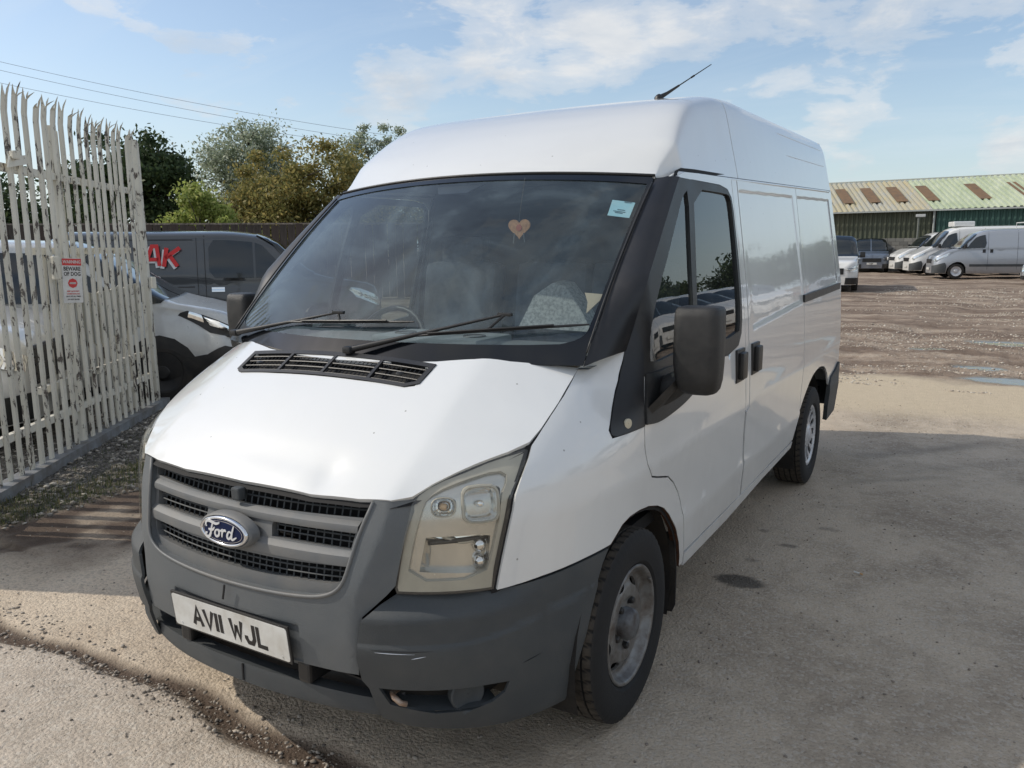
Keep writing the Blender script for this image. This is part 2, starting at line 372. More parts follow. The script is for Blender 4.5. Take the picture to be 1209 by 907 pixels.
def strip(name,fn,lines,w,mat,parent,off=-.010,mirror=False,ctr=(0,1.4,1.0),closed=True,seg=.05):
    """dark seal under the shut lines"""
    sg=-1 if mirror else 1; mb=MB()
    def F(u,v):
        p=fn(u,v); return Vector((p[0]*sg,p[1],p[2]))
    for P in lines:
        n=len(P); pts=[]
        for i in range(n if closed else n-1):
            a=Vector(P[i]); b=Vector(P[(i+1)%n]); k=max(1,int((b-a).length/seg))
            for j in range(k): pts.append(a.lerp(b,j/k))
        if not closed: pts.append(Vector(P[-1]))
        m=len(pts); vs=[]; fs=[]
        for i,p in enumerate(pts):
            q0=pts[i-1] if (closed or i>0) else p; q1=pts[(i+1)%m] if (closed or i<m-1) else p
            d=(q1-q0); d=d.normalized() if d.length>1e-9 else Vector((1,0)); nn=Vector((-d.y,d.x))
            for s_ in (-w,w):
                q=p+nn*s_; e=2e-3; A=F(*q); N_=(F(q.x+e,q.y)-A).cross(F(q.x,q.y+e)-A); N_.normalize()
                if N_.dot(A-Vector(ctr))<0: N_=-N_
                vs.append(A+N_*off)
        for i in range(m if closed else m-1):
            j=(i+1)%m; fs.append([2*i,2*i+1,2*j+1,2*j])
        mb.add(vs,fs)
    return mb.build(name,mat,parent,smooth=True,fixn=False)
def stroke(lines,w,depth=.002):
    """flat lettering from polylines in a local x,z plane (y = 0 front), returned as MB input quads"""
    out=[]
    for P in lines:
        P=[Vector(p) for p in P]; n=len(P); L_=[];R_=[]
        for i,p in enumerate(P):
            d0=(p-P[i-1]).normalized() if i>0 else None; d1=(P[i+1]-p).normalized() if i<n-1 else None
            if d0 is None: d0=d1
            if d1 is None: d1=d0
            n0=Vector((-d0.y,d0.x)); n1=Vector((-d1.y,d1.x)); m=(n0+n1)
            m=m.normalized() if m.length>1e-4 else n0; k=min(1.3,1/max(.4,m.dot(n0)))
            ww=w[i] if isinstance(w,(list,tuple)) else w
            L_.append(p+m*ww/2*k); R_.append(p-m*ww/2*k)
        for i in range(n-1): out.append([L_[i],L_[i+1],R_[i+1],R_[i]])
    return out
def copy_tree(o,parent=None):
    c=o.copy(); C.objects.link(c)
    if parent is not None: c.parent=parent
    for ch in list(o.children): copy_tree(ch,c)
    return c
# ------------------------------------------------------------------ body surfaces of the white van (metres, front axle at y = 0)
def sp(K,x):
    # cubic hermite through knots K=[(x,y)...], clamped ends (linear extrapolation)
    n=len(K)
    if x<=K[0][0]:
        m=(K[1][1]-K[0][1])/(K[1][0]-K[0][0]); return K[0][1]+m*(x-K[0][0])
    if x>=K[-1][0]:
        m=(K[-1][1]-K[-2][1])/(K[-1][0]-K[-2][0]); return K[-1][1]+m*(x-K[-1][0])
    i=0
    while x>K[i+1][0]: i+=1
    def sl(j):
        if j==0: return (K[1][1]-K[0][1])/(K[1][0]-K[0][0])
        if j==n-1: return (K[-1][1]-K[-2][1])/(K[-1][0]-K[-2][0])
        a=(K[j][1]-K[j-1][1])/(K[j][0]-K[j-1][0]); b=(K[j+1][1]-K[j][1])/(K[j+1][0]-K[j][0])
        if a*b<=0: return 0.0
        return 2*a*b/(a+b)
    h=K[i+1][0]-K[i][0]; t=(x-K[i][0])/h; a,b=K[i][1],K[i+1][1]; ma,mb=sl(i)*h,sl(i+1)*h
    return (2*t**3-3*t*t+1)*a+(t**3-2*t*t+t)*ma+(-2*t**3+3*t*t)*b+(t**3-t*t)*mb
def sst(a,b,x):
    t=min(1,max(0,(x-a)/(b-a))); return t*t*(3-2*t)
Y1=0.3; NE=3.3; LT=1.15
W0K=[(.2,.915),(.28,.938),(.36,.952),(.5,.966),(.585,.974),(.605,.970),(.7,.972),(.85,.981),(.89,.984),(.93,.981),(1.0,.980),(1.15,.974),(1.35,.958),(1.6,.922),(1.8,.889),(2.06,.846)]
DK=[(.2,.80),(.4,.86),(.6,.865),(.8,.85),(.94,.825),(1.06,.69),(1.2,.50),(1.3,.37),(1.4,.36),(3,.36)]
def GZ(z): return 0.15*(max(0,z-.98)/.29)**1.8
def W(y,z):
    return sp(W0K,z)*(1-.004*max(0,(y-3.0)/1.2)**2) - (1-sst(-.13,.17,y))*min(GZ(z),.3)
def B(t,z,off=0):
    if t>=0: return (W(Y1+t,z),Y1+t,z)
    th=min(-t/LT,pi/2); c,s=cos(th),sin(th)
    k=(c**NE+s**NE)**(-1/NE); D=sp(DK,z)
    y=Y1-(Y1+D)*s*k
    return (W(y,z)*c*k,y,z)
CRK=[(0,.42),(.08,.34),(.15,.22),(.22,.20),(.3,.235),(.4,.28),(.51,.305),(.68,.335),(.8,.40)]
def H(x,y):
    x=abs(x); d=y+.85
    z=.925+.80*d-.2*d*d-.10*x*x
    # shoulder crease
    xc=.545; e=x-xc; q=.010+.035*max(0,min(1,d)) ; r=.5*(e+sqrt(e*e+q*q))-.0
    z-=sp(CRK,d)*(r-.5*(-xc+sqrt(xc*xc+q*q)))
    return (0,0,z)
def bon(x,y): return (x,y,H(x,y)[2])
# bumper surface: same wrap but proud, own D
def BW(z): return sp([(.18,.925),(.25,.958),(.33,.967),(.5,.974),(.72,.978)],z)
def BD(z): return sp([(.18,.78),(.25,.838),(.33,.868),(.42,.893),(.52,.920),(.60,.924),(.64,.92),(.68,.90)],z)
def BU(t,z):
    if t>=0: return (BW(z),Y1+t,z)
    th=min(-t/LT,pi/2); c,s=cos(th),sin(th); n=3.4-.3*sst(.3,.6,z)
    k=(c**n+s**n)**(-1/n)
    return (BW(z)*c*k, Y1-(Y1+BD(z))*s*k, z)
# front centre surface (grille panel) : (x,z)->y
def GR(x,z):
    return (x, -sp([(.25,.865),(.36,.885),(.45,.905),(.55,.915),(.66,.912),(.8,.885),(.93,.845),(1.0,.82)],z)+.20*x*x, z)
# windscreen: u = x fraction -1..1 , v 0..1
def WS(u,v):
    b=(.835*u, -.335+.28*(.83*u)**2, 1.262)
    t=(.80*u, .44+.2*(.8*u)**2, 1.937-.05*(.8*u)**2)
    bl=.035*4*v*(1-v)*(1-.3*u*u)
    p=[b[i]*(1-v)+t[i]*v for i in range(3)]
    return (p[0],p[1]-bl*.66,p[2]+bl*.75)
ZG=lambda y: 1.935+.031*(y-.7)
ROOFK=[(.44,1.937),(.5,1.992),(.6,2.066),(.72,2.143),(.85,2.211),(1.0,2.268),(1.2,2.312),(1.5,2.365),(2,2.41),(3,2.435),(4.25,2.46)]
def RF(s,y0):
    s=max(-1,min(1,s)); y0=max(.44,y0)
    # s in -1..1 lateral angle param ; section station
    a=abs(s); th=a*pi/2
    n=9+7*(1-sst(1.3,2.2,y0))
    c,sn=cos(th),sin(th)   # th=0 centre top ; pi/2 gutter
    k=(c**n+sn**n)**(-1/n); cx,cz=sn*k,c*k
    f=1-sst(.5,1.25,y0)
    zt=sp(ROOFK,y0)
    wg=.852-.004*max(0,y0-2)
    zg=ZG(max(.62,y0)) if y0>.44 else 1.937
    # section
    lean=.088
    zgg=min(zg, zt-.0)
    h=max(0,zt-zgg)
    x=cx*(wg-lean*cz*min(1,h/.38))
    blend=sst(.44,.62,y0)
    if y0<.62:
        wg2=.80+(.852-.80)*blend; x=cx*(wg2-lean*cz*min(1,h/.38))
    zb=zgg-.05*x*x*(1-blend)
    z=zb+h*cz-(.012*(x/.75)**2*min(1,h/.3))*cz
    y=y0+f*.2*x*x
    return (x*(1 if s>=0 else -1),y,z)
def BR(t,z):
    """side surface with the two pressed blank panels"""
    x,y,zz_=B(t,z)
    def rc(a,b,c,d,e=.018):
        return sst(a,a+e,t)*(1-sst(b-e,b,t))*sst(c,c+.04,z)*(1-sst(d-e,d,z))
    zt=1.905+.026*(t-1.2); zb=1.215+.045*(t-1.1)
    k=max(rc(1.19,2.44,zb,zt),rc(2.56,3.74,zb,zt))
    return (x-.006*k,y,z)
van=empty('panel_van','white medium roof panel van with grey bumper parked nearest the camera','van')
# --- bonnet
hood=[(0,-.835),(.28,-.827),(.45,-.806),(.549,-.784),(.598,-.748),(.640,-.692),(.70,-.618),(.774,-.518),(.811,-.452),(.818,-.39),(.819,-.279),(.812,-.171),(.806,-.107),(.76,-.146),(.704,-.187),(.62,-.239),(.513,-.289),(.39,-.329),(.26,-.356),(.13,-.370),(0,-.375)]
hoodp=hood+[(-x,y) for x,y in hood[::-1] if x>0]
def bondent(x,y):
    z=H(x,y)[2]; d2=((x-.30)/.05)**2+((y+.765)/.05)**2
    z-=.007*exp(-d2)+.003*exp(-(((x-.1)/.3)**2+((y+.74)/.04)**2))
    return (x,y,z)
vent=[(-.455,-.345),(.40,-.345),(.39,-.435),(.34,-.452),(-.42,-.452),(-.455,-.435)]
vent=smoothp(vent,(),1)
bon_ob=panel('bonnet',bondent,hoodp,WHITE,van,holes=[vent],step=(.04,.035),gap=.002,thick=.02,ctr=(0,0,.3),vcuts=(-.83,-.82,-.81,-.80,-.79,-.765),ucuts=(.5,.52,.54,.56,.58,.6,-.5,-.52,-.54,-.56,-.58,-.6))
vo=None
vxs=[-.455,-.235,-.025,.185,.40]
for k in range(4):
    x0,x1=vxs[k],vxs[k+1]; L0=(.018 if k==0 else .006); R0=(.018 if k==3 else .006)
    ol=[(x0,-.345),(x1,-.345),(x1,-.452),(x0,-.452)]; il=[(x0+L0,-.362),(x1-R0,-.362),(x1-R0,-.440),(x0+L0,-.440)]
    if k==0: ol=[(x0,-.345),(x1,-.345),(x1,-.452),(x0+.035,-.452),(x0,-.435)]; il=[(x0+L0,-.362),(x1-R0,-.362),(x1-R0,-.440),(x0+.042,-.440),(x0+L0,-.428)]
    if k==3: ol=[(x0,-.345),(x1,-.345),(x1-.008,-.430),(x1-.055,-.452),(x0,-.452)]; il=[(x0+L0,-.362),(x1-R0,-.362),(x1-.026,-.425),(x1-.062,-.440),(x0+L0,-.440)]
    o_=panel('bonnet_vent' if k==0 else 'vent_frame',bondent,ol,BLACKP,van if k==0 else vo,holes=[il],step=(.05,.04),off=.004,thick=.014,gap=0,ctr=(0,0,.3))
    if k==0: vo=o_
mb=MB()
for k in range(4):
    y=-.370-.0215*k; mb.tube([(x/20*.415-.025,y,H(x/20*.415-.025,y)[2]-.003) for x in range(-20,21)],.0026,5)
for k in range(44):
    x=-.425+k*.0185; mb.tube([(x,-.358,H(x,-.358)[2]-.005),(x,-.44,H(x,-.44)[2]-.005)],.0018,4)
mb.build('vent_mesh',BLACKP,vo)
for x in (-.37,.29):
    mb=MB(); mb.lathe([(0,.016),(.006,.014),(.008,0.001)],12,axis='z',c=(x,-.40,H(x,-.40)[2]-.004)); mb.build('vent_clip',BLACKP,vo)
panel('vent_tray',bondent,[(-.47,-.335),(.42,-.335),(.42,-.465),(-.47,-.465)],BLACK,vo,off=-.03,thick=0,ctr=(0,0,.3))
# --- windscreen, seal and cowl
ws=panel('windscreen',WS,[(-.985,.03),(.985,.03),(.985,.955),(.95,.985),(-.95,.985),(-.985,.955)],WSG,van,step=(.08,.08),gap=0,thick=0,ctr=(0,1.2,1))
wo=[(-1.0,.0),(1.0,.0),(1.0,.97),(.985,1.0),(-.985,1.0),(-1.0,.97)]
wi=smoothp([(-.975,.105),(-.85,.072),(.85,.072),(.965,.105),(.984,.17),(.987,.92),(.972,.955),(-.972,.955),(-.987,.92),(-.984,.17)],(),2)
fr_=panel('windscreen_border',WS,wo,BLACKGL,van,holes=[wi],step=(.08,.08),gap=0,off=.0035,thick=.006,ctr=(0,1.2,1))
# chrome-like glass edge line
for s_ in (1,-1):
    mb=MB(); mb.tube([tuple(Vector(WS(s_*.999,v/20))+Vector((s_*.004,-.008,.004))) for v in range(1,20)],.0035,6); mb.build('screen_moulding',BLACKP,van,smooth=True)
mb=MB(); mb.tube([tuple(Vector(WS(-1+u/20,1.003))+Vector((0,-.004,.003))) for u in range(0,41)],.006,6); mb.build('header_seal',BLACKP,van,smooth=True)
def COW(x,s):
    y0=-.366+.27*x*x+.22*x**4; z0=H(x,y0)[2]-.022
    u=x/.83; q=WS(u,.06); f=(0,.0,0)
    zz2=z0*(1-s)+(q[2]+.004)*s-.014*sin(pi*min(1,max(0,s)))
    return (x*(1-s)+q[0]*s,(y0-.004)*(1-s)+q[1]*s,zz2)
cow=panel('scuttle_panel',COW,[(-.80,0),(.80,0),(.80,1),(-.80,1)],simple('dusty_scuttle_plastic',(.10,.092,.08),.8,bump=.3,bscale=200,var=.5,col2=(.20,.18,.15)),van,step=(.05,.25),gap=0,thick=.01,ctr=(0,0,.3))
# --- front wings
wing=[(-.889,.671),(-.872,.80),(-.855,.932),(-.845,1.066),(-.813,1.105),(-.782,1.136),(-.745,1.166),(-.664,1.219),(-.604,1.253),(-.583,1.269),(-.487,1.278),(-.405,1.292),(-.418,1.235),(-.427,1.197),(-.490,1.103),(-.515,1.063),(-.497,1.040),(-.413,1.038),(-.274,1.038),(-.262,.974),(-.232,.90),(-.181,.843),(-.129,.828),(-.008,.798),(.06,.757),(.117,.707),(.16,.65),(.191,.586),(.225,.50),(.252,.428),(.258,.36),(.215,.36),(.203,.409),(.17,.48),(.108,.556),(.032,.637),(-.03,.680),(-.102,.711),(-.19,.735),(-.269,.745),(-.34,.745),(-.391,.733),(-.458,.687),(-.59,.687),(-.75,.682)]
for mi_ in (False,True):
    w_=panel('wing',B,wing,WHITE,van,step=(.045,.045),mirror=mi_,ctr=(0,.5,.6))
    # rolled arch lip, rusted on the inside
    arch=[(.215,.36),(.203,.409),(.17,.48),(.108,.556),(.032,.637),(-.03,.680),(-.102,.711),(-.19,.735),(-.269,.745),(-.34,.745),(-.391,.733),(-.458,.687)]
    mb=MB(); vs=[];fs=[]
    for i,(t,z) in enumerate(arch):
        p=B(t,z); x=p[0]
        for dx,dz in ((.0,0),(-.012,.003),(-.035,.002)):
            vs.append(((x+dx)*(-1 if mi_ else 1),p[1],z+dz))
    for i in range(len(arch)-1):
        for k in range(2): fs.append([i*3+k,i*3+k+1,(i+1)*3+k+1,(i+1)*3+k])
    mb.add(vs,fs); mb.build('arch_lip',RUST,w_,smooth=True,fixn=False)
# --- pillar trims (black, windscreen corner to mirror foot)
REDGE=[(1.282,-.29),(1.32,-.245),(1.364,-.199),(1.439,-.146),(1.64,.07),(1.883,.301),(1.925,.33)]
PBL=[(.898,.055,1.292),(.909,.097,1.375),(.921,.121,1.449),(.931,.161,1.529),(.9255,.208,1.57),(.920,.255,1.61),(.914,.308,1.653),(.906,.363,1.696),(.899,.42,1.741),(.891,.478,1.787),(.883,.538,1.834),(.875,.601,1.883),(.872,.63,1.905)]
def PIL(u,v):
    vv=min(1,max(0,v)); a=Vector(WS(1.003,vv*.985)); z=1.292+(1.905-1.292)*vv
    b=Vector((sp([(q[2],q[0]) for q in PBL],z)+.005,sp([(q[2],q[1]) for q in PBL],z)-.003,z)); p=a+(b-a)*u; k=4*u*(1-u) if u<1 else 0
    return tuple(p+Vector((.012,-.012,.004))*k)
trim=[(-.405,1.296),(-.345,1.375),(-.323,1.323),(-.318,1.271),(-.297,1.214),(-.276,1.036),(-.413,1.036),(-.500,1.038),(-.517,1.063),(-.490,1.103),(-.427,1.197),(-.418,1.235)]
trim=smoothp(trim,(0,1,2,3,4,5,9,10,11),2)
for mi_ in (False,True):
    pt=panel('pillar_trim',PIL,[(0,0),(1.0,0),(1.0,1),(0,1)],BLACKG,van,step=(.2,.06),gap=0,thick=.01,mirror=mi_,ctr=(0,1.0,1.0))
    panel('pillar_trim_foot',B,trim,BLACKG,pt,step=(.05,.05),off=.004,gap=.001,mirror=mi_)
    mb=MB(); p=Vector(B(-.409,1.067)); 
    q=Vector((p.x+.006,p.y,p.z)); n=Vector((.93,-.36,.05)).normalized(); rot=n.to_track_quat('X','Z')
    mb.M=Matrix.Translation(Vector(((-1 if mi_ else 1)*q.x,q.y,q.z)))@((rot.to_matrix().to_4x4()) if not mi_ else Vector((-n.x,n.y,n.z)).to_track_quat('X','Z').to_matrix().to_4x4())
    mb.lathe([(-.002,.0165),(.004,.0165),(.005,.014),(.0045,.001)],20)
    mb.build('indicator_repeater',simple('repeater_cream_lens',(.55,.50,.38),.3,coat=.6),pt,auto=40)
# cowl filler under bonnet/windscreen
# --- doors
door=[(-.274,1.038),(-.286,1.13),(-.296,1.214),(-.318,1.271),(-.323,1.323),(-.345,1.375),(-.337,1.392),(-.321,1.42),(-.305,1.449),(-.278,1.489),(-.239,1.529),(-.163,1.569),(-.078,1.61),(.008,1.653),(.063,1.696),(.12,1.741),(.178,1.787),(.238,1.834),(.301,1.883),(.335,1.915),(.41,1.932),(.6,1.940),(1.091,1.952),(1.080,1.834),(1.064,1.6),(1.053,1.44),(1.048,1.131),(1.056,.853),(1.085,.60),(1.105,.41),(.256,.41),(.252,.428),(.225,.50),(.191,.586),(.16,.65),(.117,.707),(.06,.757),(-.008,.798),(-.129,.828),(-.181,.843),(-.232,.90),(-.258,.974)]
dwin=[(-.285,1.222),(-.308,1.271),(-.313,1.323),(-.333,1.375),(-.309,1.42),(-.266,1.487),(-.228,1.524),(-.152,1.563),(-.067,1.603),(.019,1.646),(.074,1.688),(.131,1.733),(.189,1.779),(.249,1.826),(.312,1.872),(.345,1.895),(.504,1.903),(.887,1.905),(1.0,1.893),(1.045,1.86),(1.056,1.80),(1.040,1.599),(1.0,1.30),(.975,1.235),(.92,1.185),(.75,1.16)]
quart=smoothp([(.425,1.862),(.345,1.6),(.302,1.40),(.275,1.26),(.073,1.25),(-.255,1.240),(-.278,1.274),(-.271,1.326),(-.245,1.383),(-.178,1.433),(-.112,1.469),(-.041,1.506),(.019,1.544),(.063,1.583),(.107,1.623),(.153,1.664),(.201,1.706),(.25,1.749),(.30,1.793),(.352,1.836)],(),1)
mwin=smoothp([(.492,1.868),(.95,1.872),(1.025,1.862),(1.028,1.78),(1.005,1.599),(.965,1.30),(.93,1.235),(.325,1.235),(.352,1.409),(.42,1.63)],(),1)
def handle(cy,parent,mi_):
    """recess with a black pull handle"""
    mb=MB(); x=B(cy-.3,1.09)[0]; sg=-1 if mi_ else 1
    mb.box((sg*(x+.002),cy,1.09),(.012,.135,.155),bev=.004)
    mb.box((sg*(x+.018),cy+.0,1.09),(.026,.085,.125),bev=.009)
    mb.build('door_handle',BLACKP,parent,auto=40)
for mi_ in (False,True):
    d=panel('front_door',B,door,WHITE,van,holes=[dwin],step=(.05,.045),mirror=mi_)
    fpoly=[(-.298,1.20),(-.320,1.271),(-.326,1.323)]+[(-.345,1.375),(-.337,1.392),(-.321,1.42),(-.305,1.449),(-.278,1.489),(-.239,1.529),(-.163,1.569),(-.078,1.61),(.008,1.653),(.063,1.696),(.12,1.741),(.178,1.787),(.238,1.834),(.301,1.883)]+[(.322,1.904)]+dwin[17:]
    fr=panel('window_frame',B,fpoly,BLACKP,d,holes=[quart,mwin],step=(.08,.05),off=.0022,gap=.0005,mirror=mi_,thick=.014)
    panel('quarter_glass',B,quart,SIDEG,d,step=(.08,.08),off=-.007,gap=-.004,thick=0,mirror=mi_)
    panel('door_glass',B,mwin,SIDEG,d,step=(.08,.08),off=-.009,gap=-.004,thick=0,mirror=mi_)
    handle(1.235,d,mi_)
    # mirror foot, arm and housing
    sg=-1 if mi_ else 1
    ft=panel('mirror_foot',B,smoothp([(-.290,1.21),(-.272,1.04),(-.165,1.030),(-.02,1.036),(.122,1.050),(.245,1.072),(.262,1.09),(.20,1.14),(.10,1.215)],(0,1),2),MIRRORP,d,step=(.06,.05),off=.010,thick=.012,gap=.001,mirror=mi_)
    mir=MB()
    # housing: superellipse sections along z
    secs=[(1.137,.030,.030,1.124,.20),(1.143,.050,.040,1.122,.197),(1.158,.064,.050,1.119,.193),(1.19,.073,.058,1.117,.19),(1.25,.078,.064,1.115,.188),(1.33,.078,.068,1.115,.188),(1.405,.076,.070,1.114,.190),(1.428,.074,.067,1.114,.192),(1.437,.068,.058,1.114,.193),(1.440,.054,.040,1.114,.194)]
    nn=28; vs=[];fs=[]
    for (z,rx,ry,cx_,cy_) in secs:
        for k in range(nn):
            t=2*pi*k/nn; c,s_=cos(t),sin(t); e=2/4.6
            x=(1 if c>0 else -1)*abs(c)**e*rx; y=(1 if s_>0 else -1)*abs(s_)**e*ry
            if y>.35*ry: y=.35*ry+(y-.35*ry)*.25
            vs.append((sg*(cx_+x+ .01*(z-1.3)),cy_+y+.12*x,z))
    for i in range(len(secs)-1):
        for k in range(nn): fs.append([i*nn+k,i*nn+(k+1)%nn,(i+1)*nn+(k+1)%nn,(i+1)*nn+k])
    fs.append(list(range(nn))[::-1]); fs.append([(len(secs)-1)*nn+k for k in range(nn)])
    mir.add(vs,fs); mo=mir.build('door_mirror',MIRRORP,van,auto=50)
    mb=MB(); mb.tube([(sg*.955,.22,1.120),(sg*1.0,.215,1.145),(sg*1.04,.205,1.17),(sg*1.08,.20,1.19)],[.050,.048,.044,.036],14); mb.prism([(sg*.965,.08,1.05),(sg*.965,.44,1.075),(sg*1.02,.34,1.15),(sg*1.06,.25,1.19),(sg*1.05,.16,1.16)],(0,-.02,.03))
    mb.build('mirror_arm',MIRRORP,mo,auto=50)
    mb=MB(); mb.box((sg*1.115,.232,1.35),(.13,.004,.135),bev=.0015); mb.box((sg*1.118,.226,1.215),(.115,.004,.07),bev=.0015); mb.build('mirror_glass',CHROME,mo)
# --- sliding door (near side) and plain load side (far side), quarters
slide=[(1.187,1.955),(1.165,1.758),(1.128,1.438),(1.112,1.197),(1.128,1.027),(1.128,.86),(1.085,.842),(1.108,.60),(1.125,.41),(2.33,.43),(2.39,.50),(2.46,.60),(2.455,.68),(2.455,.836),(2.44,1.061),(2.445,1.323),(2.487,1.555),(2.53,1.779),(2.552,1.995)]
arR=[(2.33,.43),(2.39,.50),(2.469,.594),(2.55,.65),(2.637,.694),(2.73,.74),(2.826,.773),(2.94,.79),(3.05,.797),(3.13,.79),(3.24,.775),(3.334,.744),(3.43,.69),(3.509,.600)]
quar=[(2.556,1.995),(2.534,1.779),(2.491,1.555),(2.449,1.323),(2.444,1.061),(2.459,.836),(2.459,.68),(2.465,.598)]+arR[3:]+[(3.56,.655),(3.763,.69),(3.89,.735),(3.89,2.035)]
for mi_ in (False,True):
    q=panel('sliding_door' if not mi_ else 'load_side_panel',BR,slide,WHITE,van,step=(.06,.045),mirror=mi_,ucuts=(1.19,1.20,1.208,2.422,2.43,2.44),vcuts=tuple(1.215+.012*i for i in range(14))+tuple(1.88+.008*i for i in range(14)))
    if not mi_: handle(1.515,q,mi_)
    panel('rear_quarter',BR,quar,WHITE,van,step=(.06,.045),mirror=mi_,ucuts=(2.56,2.57,2.578,3.722,3.73,3.74),vcuts=tuple(1.215+.012*i for i in range(14))+tuple(1.88+.008*i for i in range(14)))
    panel('door_pillar',B,[(1.094,1.952),(1.084,1.834),(1.068,1.6),(1.057,1.44),(1.052,1.131),(1.060,.853),(1.082,.845),(1.124,.862),(1.124,1.027),(1.108,1.197),(1.124,1.438),(1.161,1.758),(1.183,1.955)],WHITE,van,step=(.1,.1),mirror=mi_,off=-.001)
    panel('sill_panel',B,[(.262,.345),(.262,.406),(2.325,.426),(2.30,.385),(1.57,.372),(.9,.345)],WHITE,van,step=(.08,.03),mirror=mi_,off=.002,thick=.04)
    sg=-1 if mi_ else 1
    if not mi_:
        mb=MB()
        pts=[B(t,1.308+.012*(t-2.42)) for t in [2.43+i*.0725 for i in range(20)]]
        for i in range(19):
            a,b=Vector(pts[i]),Vector(pts[i+1]); mb.box((a+b)/2+Vector((.004,0,0)),(.014,(b-a).length+.001,.046),rot=(b-a).to_track_quat('Y','Z'))
        mb.build('door_rail',BLACKP,van)
    for nm_,pl in (('rear_bumper_corner',[(3.515,.60),(3.56,.652),(3.763,.687),(3.89,.732),(3.93,.72),(3.93,.33),(3.60,.31),(3.53,.43)]),):
        panel(nm_,B,pl,GREYP,van,step=(.06,.05),mirror=mi_,off=.012,thick=.03)
    # rear arch lip and shut-line seals
    strip('shut_line_seal',B,[door,slide,quar,[(3.515,.60),(3.56,.652),(3.763,.687),(3.89,.732)]],.016,BLACK,van,off=-.012,mirror=mi_)
    strip('wing_seal',B,[wing],.014,BLACK,van,off=-.012,mirror=mi_,ctr=(0,.5,.6))
strip('bonnet_seal',bon,[hoodp],.012,BLACK,van,off=-.016,ctr=(0,0,.3))
# --- roof
def rfp(s,y): return RF(s,y)
vc=[i/50 for i in range(-50,51)]
rf1=panel('roof_cap',rfp,[(-1,.44),(1,.44),(1,1.548),(-1,1.548)],WHITE,van,step=(.02,.045),gap=0,thick=.008,ctr=(0,2.2,1.2),ucuts=[sg*(.41+.01*i) for i in range(18) for sg in (1,-1)])
rf2=panel('roof_panel',rfp,[(-1,1.556),(1,1.556),(1,4.19),(-1,4.19)],WHITE,van,step=(.02,.2),gap=0,thick=.008,ctr=(0,2.2,1.2),ucuts=[sg*(.41+.01*i) for i in range(18) for sg in (1,-1)])
strip('roof_seam',rfp,[[(-1+i/40,1.552) for i in range(81)]],.012,BLACK,van,off=-.006,closed=False,ctr=(0,2.2,1.2))
for mi_ in (False,True):
    sg=-1 if mi_ else 1; mb=MB()
    pts=[]
    for y in [.585,.60,.63,.68,.75]+[.85+i*.17 for i in range(20)]:
        z=ZG(max(.62,y)); z=z if y>.66 else z-(.66-y)*.45
        x=(.852-.004*max(0,y-2))+.004 if y>.68 else .835+(y-.585)*.2
        pts.append(Vector((sg*x,y,z-.012)))
    mb.tube(pts,.009,8); o=mb.build('drip_rail',WHITE,van,smooth=True)
    mb=MB(); mb.tube([p+Vector((sg*.002,0,-.013)) for p in pts if p.y<2.85],.0055,6); mb.build('gutter_seal',BLACKP,o,smooth=True)
# swage lines pressed in the rear roof side
for (y0,y1,s0) in ((2.6,4.1,.60),(2.75,4.12,.74)):
    for sg in (1,-1): mb=MB(); mb.tube([tuple(Vector(RF(sg*s0,y0+(y1-y0)*i/14))+Vector((-sg*.001,0,0))) for i in range(15)],[.0008]+[.0035]*13+[.0008],5); mb.build('roof_rib',WHITE,rf2,smooth=True)
# --- rear closing panels
mb=MB()
for sg in (1,-1):
    poly=[(0.004*sg,4.192,.42),(sg*.96,4.192,.42),(sg*.972,4.192,.9),(sg*.955,4.192,1.35),(sg*.84,4.192,2.04),(sg*.74,4.192,2.40),(0.004*sg,4.192,2.455)]
    m2=MB(); m2.prism(poly,(0,.03,0)); dd=m2.build('rear_door',WHITE,van)
    m2=MB(); m2.prism([(sg*.14,4.223,1.35),(sg*.80,4.223,1.35),(sg*.72,4.223,1.92),(sg*.14,4.223,1.92)],(0,.006,0)); m2.build('rear_window',FARG,dd)
    m2=MB(); m2.box((sg*.93,4.215,1.0),(.07,.05,.42),bev=.01); m2.build('tail_lamp',REDL,van)
m2=MB(); m2.box((0,4.25,.48),(1.9,.14,.2),bev=.03); m2.build('rear_bumper',GREYP,van)
# --- underbody, wheel wells, bulkhead
mb=MB(); mb.box((0,1.7,.42),(1.30,4.7,.16)); mb.box((0,2.0,.52),(1.86,.9*2,.10)); mb.box((0,-.30,.62),(1.1,.7,.55)); mb.box((0,4.0,.45),(1.7,.35,.15))
for cy_ in (0.03,3.25):
    for sg in (1,-1):
        vs=[];fs=[]; n=18
        for i in range(n+1):
            a=-.35+(pi+.70)*i/n
            for x in (.60,.935): vs.append((sg*x,cy_+cos(a)*.43,.33+sin(a)*.43))
        for i in range(n): fs.append([2*i,2*i+1,2*i+3,2*i+2])
        mb.add(vs,fs)
        mb.add([(sg*.60,cy_-.45,.2),(sg*.60,cy_+.45,.2),(sg*.60,cy_+.45,.80),(sg*.60,cy_-.45,.80)],[[0,1,2,3]])
mb.build('underbody',DARKM,van,fixn=False)
# exhaust and inner box hold the light out of the load bay
mb=MB(); mb.prism([(-.92,1.37,.6),(.92,1.37,.6),(.93,1.37,1.3),(.84,1.37,1.93),(.74,1.37,2.24),(-.74,1.37,2.24),(-.84,1.37,1.93),(-.93,1.37,1.3)],(0,.03,0)); mb.build('bulkhead',simple('bulkhead_grey',(.035,.038,.045),.7,var=.3),van)
mb=MB(); mb.box((0,.62,.62),(1.80,1.46,.05)); mb.box((0,-.12,.95),(1.55,.04,.55)); mb.build('cab_floor',BLACK,van)
